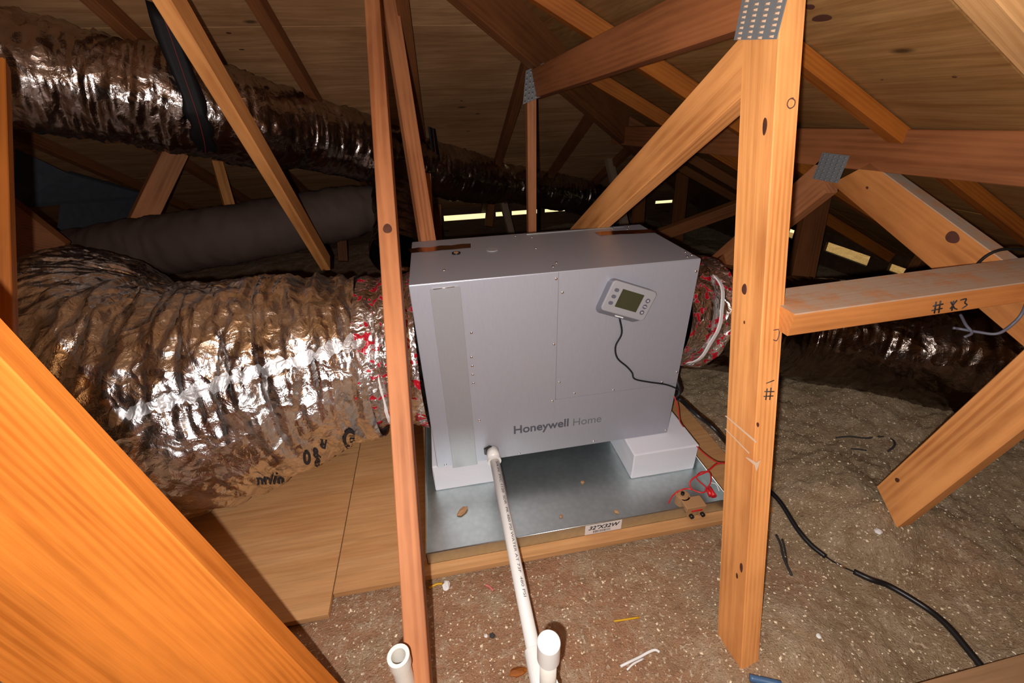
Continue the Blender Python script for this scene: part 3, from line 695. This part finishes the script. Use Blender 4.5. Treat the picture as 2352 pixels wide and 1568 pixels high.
# top fittings and tape
cyl('grommet', (.118, .198, H), (.118, .198, H + .003), .0115, M_black, cab); cyl('grommet_plug', (.118, .198, H + .003), (.118, .198, H + .0038), .0065, M_tan, cab)
cyl('port_cap', (.215, .204, H), (.215, .204, H + .002), .0165, M_ctl, cab)
def tape(name, pts, w0, z, parent, m):
    V, F = [], []
    for i, (x, y) in enumerate(pts):
        a = Vector(pts[min(i + 1, len(pts) - 1)]) - Vector(pts[max(i - 1, 0)]); n = Vector((-a.y, a.x)).normalized() * w0 / 2
        V += [(x + n.x, y + n.y, z + .0006 * (i % 2)), (x - n.x, y - n.y, z + .0006 * ((i + 1) % 2))]
    for i in range(len(pts) - 1): F.append((2 * i, 2 * i + 1, 2 * i + 3, 2 * i + 2))
    return link(name, mesh(name, V, F, True), m, parent)
tape('top_foil_tape', [(-.004, .252), (.02, .256), (.05, .251), (.08, .258), (.11, .254), (.14, .258), (.162, .256)], .042, H + .0008, cab, M_boxtape)
tape('top_foil_tape', [(.535, .268), (.56, .272), (.60, .268), (.64, .262), (.68, .258), (.702, .255)], .040, H + .0008, cab, M_boxtape)
box('top_flange', (.335, .325, H), (.64, .330, H + .0015), M_galv, cab)
# logo
text('logo_text', 'Honeywell', (.2215, -.0017, .0835), FR, .0395, M_logo, cab, off=.0007, sx=.95)
text('logo_text', 'Home', (.3935, -.0017, .0815), FR, .0375, M_logo2, cab, off=-.0001, sx=.93)

# ------------------------------------------------------------------ wall controller on the cabinet
cn = (on(1408, 645, 1, -.024) + on(1513, 678, 1, -.024) + on(1478, 735, 1, -.024) + on(1378, 705, 1, -.024)) / 4
ctl = empty('wall_controller', (cn.x, -.0016, cn.z), 'light grey controller with green screen stuck askew on the cabinet front', 'controller')
ang = math.radians(-21.5)
CM = Matrix.Translation((cn.x, -.0016, cn.z)) @ Matrix.Rotation(-ang, 4, 'Y')
_F = rrect(-.0625, .0625, -.040, .040, .010); _B = rrect(-.0635, .0635, -.056, .038, .016)
_V = [(a, -.0205, b) for a, b in _F] + [(a, 0, b) for a, b in _B]; _k = len(_F)
link('controller_back', mesh('controller_back', _V, [tuple(range(_k)), tuple(range(_k, 2 * _k))[::-1]] + [(q, _k + q, _k + (q + 1) % _k, (q + 1) % _k) for q in range(_k)]), M_ctlside, ctl, CM)
slab('controller_face', rrect(-.0625, .0625, -.040, .040, .010), -.024, -.0200, M_ctl, ctl, bev=.003, mw=CM)
slab('screen', rrect(-.031, .030, -.022, .025, .001), -.0245, -.020, M_lcd, ctl, mw=CM)
for dz in (.017, 0, -.017): slab('button', rrect(-.051, -.039, dz - .0035, dz + .0055, .0044), -.0248, -.020, M_btn, ctl, mw=CM)
for dz in (.014, -.002, -.018):
    b_ = slab('button', [(.046 + .0062 * math.cos(a * .5236), dz + .0062 * math.sin(a * .5236)) for a in range(12)], -.0248, -.020, M_btn, ctl, mw=CM)
    sgn = 1 if dz > 0 else -1
    P = [(-.003, -.0015 * sgn), (.003, -.0015 * sgn), (0, .003 * sgn)] if dz != -.002 else [(-.004, -.001), (.004, -.001), (.004, .001), (-.004, .001)]
    slab('button_symbol', [(.046 + a, dz + b) for a, b in P], -.0253, -.0247, M_sym, b_, mw=CM)
bx = box('usb_plug', (-.011, -.0135, -.0490), (.012, -.0105, -.0462), M_paper, ctl, mw=CM)
cb = [CM @ Vector((.007, -.006, -.052))] + [on(x, y, 1, -.0055) for x, y in ((1428, 765), (1414, 795), (1418, 822), (1440, 842), (1452, 856), (1458, 870), (1490, 877), (1530, 883))] + [Vector((.703, -.006, .165)), Vector((.712, .01, .145))]
tag(tube('controller_cable', cb, .0024, M_black, sub=6), 'thin black cable hanging from the controller across the cabinet front', 'cable')

# ------------------------------------------------------------------ black power cord over the insulation
cord = empty('power_cord', onfloor(1780, 1135), 'black power cord from the cabinet right side snaking over the insulation to the lower right', 'cord')
P1 = [Vector((.703, .012, .19)), Vector((.712, -.004, .155)), Vector((.716, .02, .115)), Vector((.74, .02, .10))]
for x, y in ((1600, 952), (1630, 975), (1657, 1003)): P1.append(at(x, y, 1.22))
for x, y in ((1700, 1058), (1745, 1105), (1790, 1150), (1830, 1212), (1862, 1250), (1897, 1278)): P1.append(onfloor(x, y, .008))
tube('cord_sheath', P1, .0062, M_black, cord, sub=6)
tube('bare_wire', [onfloor(x, y, .006) for x, y in ((1895, 1277), (1925, 1296), (1962, 1313))], .0018, M_black, cord)
tube('splice', [onfloor(x, y, .008) for x, y in ((1923, 1295), (1931, 1299), (1940, 1304))], .0040, M_steel, cord)
tube('cord_sheath', [onfloor(x, y, .008) for x, y in ((1961, 1312), (2000, 1330), (2040, 1344), (2090, 1372), (2140, 1405), (2180, 1440), (2222, 1490), (2262, 1540), (2300, 1590), (2330, 1640))], .0066, M_black, cord, sub=6)

# ------------------------------------------------------------------ float switch on the pan rim
fs = empty('float_switch', (.672, PY0, RZ), 'tan float switch clamped over the pan front rim with red wire', 'switch')
bm = bmesh.new(); bm_cyl(bm, (.652, PY0 + .030, RZ - .018), (.652, PY0 + .030, RZ + .010), .0185, n=24); bm_cyl(bm, (.652, PY0 + .030, RZ + .010), (.652, PY0 + .030, RZ + .014), .015, .013, n=24)
bmobj('switch_body', bm, M_tan, fs)
box('clamp', (.640, PY0 - .013, RZ - .006), (.697, PY0 + .022, RZ + .010), M_tan, fs, bev=.002)
box('clamp_leg', (.648, PY0 - .013, RZ - .028), (.662, PY0 - .004, RZ - .004), M_tan, fs, bev=.001); box('clamp_leg', (.680, PY0 - .013, RZ - .028), (.694, PY0 - .004, RZ - .004), M_tan, fs, bev=.001)
for x in (.655, .687): cyl('thumb_screw', (x, PY0 - .022, RZ - .018), (x, PY0 - .012, RZ - .018), .0055, M_black, fs, n=10)
cyl('float_stem', (.650, PY0 + .030, RZ + .013), (.650, PY0 + .030, RZ + .021), .0048, M_black, fs)
box('red_trim', (.655, PY0 - .0142, RZ - .006), (.686, PY0 - .0128, RZ - .001), M_red, fs)
rw = empty('red_wire', (.70, PY0 + .06, RZ), 'red wire looping from the float switch up to the cabinet', 'wire')
def zz(x, y, z): return on(x, y, 2, z)
tube('wire', [zz(1535, 1156, -.085), zz(1545, 1138, -.06), zz(1562, 1126, -.040), zz(1582, 1122, -.035), zz(1612, 1131, -.032), zz(1622, 1120, -.03), zz(1600, 1098, -.03), zz(1610, 1084, -.03), zz(1630, 1086, -.03), zz(1632, 1108, -.03), zz(1620, 1125, -.035)], .0019, M_red, rw, n=6)
tube('wire', [zz(1590, 1125, -.032), zz(1584, 1110, -.02), zz(1595, 1096, -.01), zz(1625, 1082, .0), zz(1645, 1066, .0), zz(1662, 1063, 0), zz(1690, 1062, .0)], .0021, M_red, rw, n=6)
tube('wire', [Vector((.706, .02, .14)), at(1556, 935, 1.26), at(1562, 968, 1.30), at(1578, 990, 1.34), at(1605, 1030, 1.25), at(1640, 1058, 1.2), at(1662, 1064, 1.16)], .0017, M_red, rw, n=6)
for a, b in (((1630, 1118), (1640, 1140)), ((1622, 1120), (1634, 1138))): cyl('wire_nut', zz(*a, -.045), zz(*b, -.05), .004, M_red, rw, r2=.008, n=10)
tube('cable_tie', [zz(1632, 1108, -.03), zz(1645, 1112, -.03), zz(1652, 1128, -.04)], .0012, M_tie, rw, n=5)

# ------------------------------------------------------------------ PVC drain
def ringpipe(name, p, q, ro, ri, m, parent, n=28):
    p, q = Vector(p), Vector(q); d = (q - p).normalized(); u = d.orthogonal().normalized(); v = d.cross(u); V, F = [], []
    for c, r in ((p, ro), (q, ro), (q, ri), (p, ri)):
        for k in range(n): a = 2 * math.pi * k / n; V.append(c + u * math.cos(a) * r + v * math.sin(a) * r)
    for s in range(4):
        for k in range(n): F.append((s * n + k, s * n + (k + 1) % n, ((s + 1) % 4) * n + (k + 1) % n, ((s + 1) % 4) * n + k))
    return link(name, mesh(name, V, F), m, parent)
drain = empty('drain_pipe', (.172, -.575, -.10), 'white plastic drain pipe from the cabinet to a capped tee at the bottom', 'pipe')
TX, TY = .1715, -.585
pa, pb = Vector((.160, -.004, .030)), Vector((TX - .004, TY + .0, -.014))
cyl('pipe_run', pa, pb, .0134, M_white, drain, n=28)
cyl('pipe_adapter', (.1595, -.001, .033), (.1600, -.034, .028), .0185, M_white, drain, r2=.0172, n=24)
ringpipe('adapter_lip', (.1600, -.033, .028), (.1602, -.040, .0274), .0192, .0132, M_white, drain)
cyl('pipe_bushing', (.152, .001, .036), (.152, -.006, .036), .0185, M_black, drain, n=6)
ringpipe('tee_hub', pb + (pa - pb).normalized() * .085, pb, .0180, .0133, M_white, drain)
ringpipe('tee_hub', (TX, TY, -.04), (TX, TY, .055), .0185, .0134, M_white, drain)
cyl('riser', (TX, TY, -.06), (TX, TY, .172), .0134, M_pvcd, drain, n=28)
bm = bmesh.new(); bm_cyl(bm, (TX, TY, .148), (TX, TY, .196), .0176, n=36); es = [e for e in bm.edges if all(v.co.z > .195 for v in e.verts)]
bmesh.ops.bevel(bm, geom=es, offset=.0025, segments=3, affect='EDGES', profile=.5); o = bmobj('pipe_cap', bm, M_white, drain)
d = (pb - pa).normalized(); up = Vector((0, 0, 1)); nn = (up - d * up.dot(d)).normalized(); side = d.cross(nn)
RM = Matrix(((d.x, nn.cross(d).x, nn.x, 0), (d.y, nn.cross(d).y, nn.y, 0), (d.z, nn.cross(d).z, nn.z, 0), (0, 0, 0, 1)))
nn2 = (nn + Vector((.35, 0, 0))).normalized(); RM = Matrix(((d.x, nn2.cross(d).x, nn2.x, 0), (d.y, nn2.cross(d).y, nn2.y, 0), (d.z, nn2.cross(d).z, nn2.z, 0), (0, 0, 0, 1)))
pos = pa + d * .045
text('pipe_text', '3/4 IN  PVC 1120  SDR  PR 480 PSI WATER AT 73F  480 PSI', pos + nn2 * .0140 - nn2.cross(d) * .0030, RM, .0085, M_pipeink, drain, sx=1.7)
vent = empty('pvc_stub', (-.05, -.56, -.1), 'open white plastic pipe stub at the bottom beside the slim post', 'pipe')
vp = at(915, 1506, .62); ringpipe('pipe_wall', vp, (vp.x - .004, vp.y - .006, -.12), .0138, .0105, M_pvcd, vent)
ringpipe('pipe_socket', vp + Vector((0, 0, .001)), vp + Vector((-.0003, 0, -.022)), .0160, .0120, M_pvcd, vent)

# ------------------------------------------------------------------ ducts
def duct(name, P, R, m, parent, amp, seed=0.0, ds=.006, dt=.0075, sub=24, fold=1.0, sag=0.0, ring=0.0, ringp=.03):
    C = catmull(P, sub); Ln = [0]
    for a, b in zip(C, C[1:]): Ln.append(Ln[-1] + (b - a).length)
    n = int(Ln[-1] / ds); S = np.linspace(0, Ln[-1], n); Ca = np.array([list(c) for c in C]); C2 = np.stack([np.interp(S, Ln, Ca[:, i]) for i in range(3)], 1)
    Cv = [Vector(c) for c in C2]; fr = frames(Cv); rs = np.interp(S / Ln[-1], np.linspace(0, 1, len(R)), R)
    nt = int(2 * math.pi * max(R) / dt); th = np.linspace(0, 2 * math.pi, nt, endpoint=False)
    U = np.array([list(f[1]) for f in fr]); Vv = np.array([list(f[2]) for f in fr])
    s, t = np.meshgrid(S, th, indexing='ij'); r0 = rs[:, None] * np.ones_like(t); cx, sx_ = np.cos(t) * r0, np.sin(t) * r0
    o = seed
    big = pn(s * 6 + o, cx * 4 + o, sx_ * 4)
    w1 = pn(s * 2.0 + 3 + o, cx * 3, sx_ * 3 + o) * .05
    w2 = pn(s * 7 + o, cx * 6 + 5, sx_ * 6) * .03
    f1 = 1 - 2.2 * np.abs(pn((s + w1) * 15 + o, cx * 4 + 7, sx_ * 4 + o)); f2 = 1 - 2.2 * np.abs(pn((s + w1 + w2) * 44 + o, cx * 7 + 2, sx_ * 7))
    f3 = 1 - 2.2 * np.abs(pn((s + w2) * 95 + o, cx * 15, sx_ * 15)); f4 = np.abs(pn((s + cx) * 18, (s - cx) * 14 + sx_ * 12, sx_ * 18 + o))
    dsp = amp * (1.3 * big + .9 * fold * f1 + .70 * f2 + .16 * f3 + .6 * f4)
    if ring: dsp = dsp + ring * np.abs(np.sin(math.pi * (s + w1 * .3) / ringp))
    r = r0 + dsp - amp * .6
    PT = C2[:, None, :] + U[:, None, :] * (np.cos(t) * r)[..., None] + Vv[:, None, :] * (np.sin(t) * r)[..., None]
    if sag: PT[..., 2] = np.maximum(PT[..., 2], sag + .003 * f2)
    i0 = (np.arange(n - 1)[:, None] * nt + np.arange(nt)[None, :]); i1 = (np.arange(n - 1)[:, None] * nt + (np.arange(nt)[None, :] + 1) % nt)
    F = np.stack([i0, i1, i1 + nt, i0 + nt], -1).reshape(-1, 4)
    return link(name, npmesh(name, PT.reshape(-1, 3), F), m, parent)
# main silver duct, left of the cabinet
d1 = empty('silver_duct', (-.3, .17, -.1), 'large crumpled silver foil duct running left from the cabinet', 'duct')
MP = [(-.145, .173, .288), (-.25, .165, .285), (-.42, .16, .262), (-.62, .16, .235), (-.85, .23, .225), (-1.06, .43, .22), (-1.18, .72, .22)]
jacket = duct('foil_jacket', MP, [.216, .255, .294, .315, .32, .31, .28], M_foil, d1, .0120, 1.3, sag=-.1035)
duct('duct_collar', [(-.001, .172, .290), (-.05, .173, .290), (-.10, .175, .288), (-.160, .175, .292)], [.215, .205, .198, .214], M_foilr, d1, .0075, 5.1)
def band(name, c, nrm, r, wdt, thk, m, parent, n=64, wob=.003):
    nrm = Vector(nrm).normalized(); u = nrm.orthogonal().normalized(); v = nrm.cross(u); V, F = [], []
    for k in range(n):
        a = 2 * math.pi * k / n; rr = r + wob * math.sin(5 * a) + wob * math.sin(9 * a + 1)
        for dx, dr in ((-wdt / 2, 0), (wdt / 2, 0), (wdt / 2, thk), (-wdt / 2, thk)): V.append(Vector(c) + nrm * dx + (u * math.cos(a) + v * math.sin(a)) * (rr + dr))
    for k in range(n):
        for j in range(4): F.append((k * 4 + j, k * 4 + (j + 1) % 4, ((k + 1) % n) * 4 + (j + 1) % 4, ((k + 1) % n) * 4 + j))
    return link(name, mesh(name, V, F), m, parent)
band('cable_tie', (-.108, .175, .288), (1, .03, .03), .197, .008, .005, M_tie, d1)
def surf(o):
    me = o.data; dg = BVHTree.FromPolygons([wm(o) @ v.co for v in me.vertices], [tuple(p.vertices) for p in me.polygons]); return dg
bv = surf(jacket)
def drape(name, uv_pts, F, mapf, m, parent, lift=.003, bvh=None):
    V = []
    for p in uv_pts:
        q, dirn = mapf(p); hit = (bvh or bv).ray_cast(q, dirn, 3.0); V.append((hit[0] if hit[0] is not None else Vector((99, 0, 0))) - dirn * lift)
    F = [f for f in F if all(V[i].x < 50 for i in f)]
    me = mesh(name, V, F, True); return link(name, me, m, parent)
# longitudinal tape seam
seam_px = [(250, 962), (330, 940), (420, 912), (510, 878), (600, 850), (690, 826), (770, 800), (850, 768), (900, 745)]
C = catmull([Vector((a, b, 0)) for a, b in seam_px], 10); V, F = [], []
Vp = []
for i, c in enumerate(C):
    hw = 16 + 6 * math.sin(i * .9) + 5 * math.sin(i * 2.3)
    for k in range(6): Vp.append((c.x - 3 * (k / 5 - .5), c.y - hw + 2 * hw * k / 5))
for i in range(len(C) - 1):
    for k in range(5): b = i * 6 + k; F.append((b, b + 1, b + 7, b + 6))
seam = drape('seam_tape', Vp, F, lambda p: (CAM, ray(*p).normalized()), M_tape, d1, .003)
# printing on the jacket
def print_on(s, px, py, ang_, size, sx, name='jacket_text'):
    c = bpy.data.curves.new(name, 'FONT'); c.body = s; c.size = 1; c.offset = .035; tmp = bpy.data.objects.new(name, c); COL.objects.link(tmp); bpy.context.view_layer.update()
    me = bpy.data.meshes.new_from_object(tmp); bpy.data.objects.remove(tmp); bm = bmesh.new(); bm.from_mesh(me)
    bmesh.ops.triangulate(bm, faces=bm.faces)
    for _ in range(2): bmesh.ops.subdivide_edges(bm, edges=[e for e in bm.edges if e.calc_length() > .12], cuts=1)
    bmesh.ops.triangulate(bm, faces=bm.faces)
    bm.verts.ensure_lookup_table(); ca, sa = math.cos(ang_), math.sin(ang_)
    pts = [(px + size * (v.co.x * sx * ca - v.co.y * sa), py - size * (v.co.x * sx * sa + v.co.y * ca)) for v in bm.verts]
    F = [tuple(v.index for v in f.verts) for f in bm.faces]; bm.free(); bpy.data.meshes.remove(me)
    drape(name, pts, F, lambda p: (CAM, ray(*p).normalized()), M_ink, d1, .0035)
print_on('0', 697, 1066, math.radians(3), 42, .85); print_on('8.', 722, 1052, math.radians(6), 30, .75)
print_on('R', 752, 1013, math.radians(170), 26, .95); print_on('8', 722, 1070, math.radians(-12), 26, .9)
print_on('G', 788, 1030, math.radians(0), 62, .62); print_on('nr//n', 590, 1112, math.radians(2), 30, 1.1)

# upper silver duct
d2 = empty('silver_duct', at(200, 190, 1.3), 'shiny ribbed foil duct hung by straps along the back roof slope', 'duct')
U0 = [at(-160, 120, 1.12), at(0, 160, 1.18), at(200, 195, 1.28), at(410, 235, 1.40), at(560, 275, 1.55), at(700, 305, 1.78), at(850, 345, 2.05), at(985, 385, 2.38), at(1120, 415, 2.75), at(1250, 433, 3.1), at(1400, 470, 3.45)]
up_ = duct('foil_jacket', U0, [.142, .145, .148, .140, .135, .142, .145, .118, .125, .120, .12], M_foilup, d2, .0085, 8.2, ds=.0075, dt=.009, ring=.004, ringp=.028)
def strap_loop(px, py, t, r, axisv, name, parent, w0, topz, lab):
    c = at(px, py, t); axisv = Vector(axisv).normalized(); s = axisv.cross(Vector((0, 0, 1))).normalized()
    P = [c + s * r * 1.0 + Vector((0, 0, topz))]
    for k in range(9): a = math.pi * k / 8; P.append(c + s * math.cos(a) * r + Vector((0, 0, -1)) * math.sin(a) * r)
    P.append(c - s * r + Vector((0, 0, topz)))
    C = catmull(P, 6); V, F = [], []
    for i, q in enumerate(C):
        wob = .006 * math.sin(i * .8); V += [q - axisv * (w0 / 2 + wob), q - axisv * (w0 / 4), q + axisv * (w0 / 4), q + axisv * (w0 / 2 - wob)]
    for i in range(len(C) - 1):
        for j in range(3): F.append((i * 4 + j, i * 4 + j + 1, i * 4 + j + 5, i * 4 + j + 4))
    o = link(name, mesh(name, V, F, True), M_strap); tag(o, lab, 'strap')
    sm = o.modifiers.new('thickness', 'SOLIDIFY'); sm.thickness = .003
    Q = [q + (q - c).normalized() * .004 for q in C if True]
    tube('red_thread', Q[::2], .0014, M_redthr, o, n=5, sub=2)
    return o
strap_loop(422, 225, 1.40, .168, U0[4] - U0[2], 'hanging_strap', None, .060, .22, 'wide black strap with red thread holding the upper silver duct')
strap_loop(958, 372, 2.33, .150, U0[8] - U0[6], 'hanging_strap', None, .05, .26, 'narrow dark strap holding the upper duct behind the middle posts')
# dull dark duct behind
d3 = empty('dark_duct', at(500, 540, 1.7), 'dull brown-grey duct lying behind the large silver duct', 'duct')
duct('grey_jacket', [at(-40, 620, 1.85), at(150, 600, 1.85), at(330, 570, 1.85), at(500, 545, 1.88), at(660, 515, 2.0), at(790, 490, 2.1), at(900, 470, 2.2)], [.12, .125, .125, .125, .125, .125, .10], M_jacket, d3, .0045, 2.7, ds=.012, dt=.014)
duct('foil_branch', [at(870, 400, 2.1), at(905, 450, 2.0), at(918, 520, 1.9), at(915, 590, 1.8)], [.05, .09, .10, .11], M_foildk, d3, .010, 6.2, ds=.009, dt=.011)
# right duct
d4 = empty('silver_duct', (1.2, .3, -.05), 'dark glossy film duct leaving the cabinet right side behind the near post', 'duct')
RP = [(.80, .19, .30), (.93, .24, .25), (1.10, .30, .18), (1.32, .32, .125), (1.56, .20, .11), (1.82, -.02, .115), (2.15, -.30, .12)]
duct('film_jacket', RP, [.165, .18, .19, .197, .202, .205, .20], M_film, d4, .0050, 4.4, ds=.008, dt=.009, fold=.5)
duct('duct_collar', [(.701, .172, .33), (.74, .175, .325), (.82, .19, .30)], [.170, .158, .170], M_foilr, d4, .0075, 9.9)
band('cable_tie', (.778, .182, .314), (1, .17, -.30), .1625, .010, .004, M_tie, d4)

# ------------------------------------------------------------------ dark boards at far left
def slabquad(name, pts, depth, m, label, cat):
    """thick board from four corner points and a thickness vector"""
    P = [Vector(p) for p in pts]; dv = Vector(depth); V = P + [p + dv for p in P]
    F = [(0, 1, 2, 3), (7, 6, 5, 4)] + [(i, (i + 1) % 4, 4 + (i + 1) % 4, 4 + i)[::-1] for i in range(4)]
    o = link(name, mesh(name, V, F), m); tag(o, label, cat); return o
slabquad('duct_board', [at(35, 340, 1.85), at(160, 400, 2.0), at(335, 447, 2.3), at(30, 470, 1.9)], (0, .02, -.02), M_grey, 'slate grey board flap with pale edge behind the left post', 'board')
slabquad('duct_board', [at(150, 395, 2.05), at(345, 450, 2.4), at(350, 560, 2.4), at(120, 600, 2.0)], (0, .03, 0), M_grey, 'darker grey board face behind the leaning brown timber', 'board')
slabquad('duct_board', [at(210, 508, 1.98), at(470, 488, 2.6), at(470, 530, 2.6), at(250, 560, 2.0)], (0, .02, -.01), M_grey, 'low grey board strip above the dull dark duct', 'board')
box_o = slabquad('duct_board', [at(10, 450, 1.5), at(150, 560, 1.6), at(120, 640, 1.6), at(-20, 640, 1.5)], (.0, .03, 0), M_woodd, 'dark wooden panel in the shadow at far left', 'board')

# ------------------------------------------------------------------ loose bits on the insulation
def bit(name, pts, r, m, label, cat, lift=.003, **k):
    o = tube(name, [onfloor(x, y, lift) for x, y in pts], r, m, n=6, sub=4, **k); tag(o, label, cat); return o
def lump(name, px, py, size, m, label, cat, sq=(1, 1, .6), lift=0.0):
    bm = bmesh.new(); bmesh.ops.create_icosphere(bm, subdivisions=2, radius=size)
    for v in bm.verts: v.co = Vector((v.co.x * sq[0], v.co.y * sq[1], v.co.z * sq[2])) * (1 + random.uniform(-.22, .22))
    p = onfloor(px, py) + Vector((0, 0, size * sq[2] * .5 + lift)); o = bmobj(name, bm, m, None, Matrix.Translation(p)); tag(o, label, cat); return o
bit('yellow_strip', [(1410, 1426), (1432, 1423), (1468, 1417)], .0022, M_yellow, 'yellow plastic sliver lying on the insulation right of the drain pipe', 'scrap')
bit('yellow_strip', [(985, 1350), (1003, 1341), (1016, 1340)], .0030, M_yellow, 'short yellow strip beside the slim post below the pan', 'scrap')
lump('foam_crumb', 1025, 1346, .009, M_whitebit, 'white foam crumb next to the short yellow strip', 'scrap', (1, 1.3, .8))
bit('pink_fibre', [(1115, 1343), (1124, 1347), (1133, 1356)], .0030, M_pink, 'curved pink fibre tuft on the insulation', 'scrap')
bit('dark_twig', [(1783, 1228), (1793, 1250), (1800, 1280), (1818, 1320)], .0030, M_dkbit, 'dark twig bundle lying right of the near post', 'twig')
bit('dark_twig', [(1797, 1238), (1803, 1262), (1808, 1300)], .0026, M_dkbit, 'second dark twig lying against the first', 'twig')
bit('wire_scrap', [(1920, 1005), (1950, 1002), (1990, 1006), (2020, 1002), (2048, 1008), (2055, 1022), (2040, 1036)], .0030, M_dkbit, 'bent dark wire scrap on the insulation under the right truss', 'wire')
bit('wire_scrap', [(1955, 1030), (1975, 1032), (1990, 1034)], .0025, M_dkbit, 'short dark wire piece below the bent scrap', 'wire')
lump('foam_crumb', 2017, 1222, .008, M_whitebit, 'white foam crumb below the foot of the right web', 'scrap')
lump('foam_crumb', 1880, 1461, .005, M_whitebit, 'tiny white crumb on the pale insulation at lower right', 'scrap')
lump('foam_crumb', 1116, 1461, .004, M_whitebit, 'tiny white crumb left of the capped tee', 'scrap')
lump('dark_crumb', 1131, 1460, .006, M_dkbit, 'small dark pebble next to the tiny white crumb', 'scrap')
bit('plastic_shred', [(1425, 1530), (1445, 1520), (1470, 1508), (1490, 1497), (1505, 1492), (1515, 1497)], .0028, M_whitebit, 'frayed white plastic shred at the bottom right of the pipe', 'scrap')
bit('plastic_shred', [(1440, 1538), (1455, 1524), (1478, 1512)], .0020, M_whitebit, 'thin white strand crossing the frayed shred', 'scrap')
lump('wood_chip', 1190, 1545, .011, M_woodo, 'orange wood chip beside the tee at the bottom edge', 'scrap', (1.6, .8, .5))
bit('blue_film', [(1722, 1556), (1750, 1562), (1795, 1572)], .007, flat('blue_film', (.05, .12, .24), .4), 'blue plastic scrap at the bottom edge below the post', 'scrap')
# crumbs inside the pan
def pancrumb(px, py, s, m, lab, sq):
    bm = bmesh.new(); bmesh.ops.create_icosphere(bm, subdivisions=2, radius=s)
    for v in bm.verts: v.co = Vector((v.co.x * sq[0], v.co.y * sq[1], v.co.z * sq[2])) * (1 + random.uniform(-.3, .3))
    p = on(px, py, 2, PZ + .0012); p.z += s * sq[2] * .75; o = bmobj('pan_crumb', bm, m, None, Matrix.Translation(p) @ Matrix.Rotation(.7, 4, 'Z')); tag(o, lab, 'crumb')
pancrumb(1062, 1175, .011, M_tan, 'largest tan crumb in the pan left of the drain pipe', (1.7, .8, .35))
pancrumb(1338, 1108, .005, M_tan, 'tan crumb in the middle of the pan', (1, 1, .5))
pancrumb(1416, 1176, .006, M_tan, 'tan crumb in the pan above the size label', (1, 1.2, .5))
pancrumb(1289, 1186, .005, M_tan, 'small tan crumb by the pan front rim, middle', (1.2, .8, .5))
# grey tie wire round the brace at right
tw = empty('tie_wire', at(2250, 700, .82), 'grey tie wire looped round the dusty brace at the right edge', 'wire')
tube('wire', [at(2222, 640, .84), at(2240, 612, .80), at(2270, 585, .78), at(2310, 572, .77), at(2370, 575, .77)], .0026, M_strap, tw)
tube('wire', [at(2368, 660, .77), at(2350, 715, .76), at(2325, 745, .77), at(2290, 766, .78), at(2245, 762, .80), at(2205, 755, .82), at(2190, 753, .82)], .0026, M_btn, tw)
tube('wire', [at(2206, 722, .83), at(2218, 745, .81), at(2232, 764, .80), at(2215, 774, .80)], .0024, M_btn, tw)
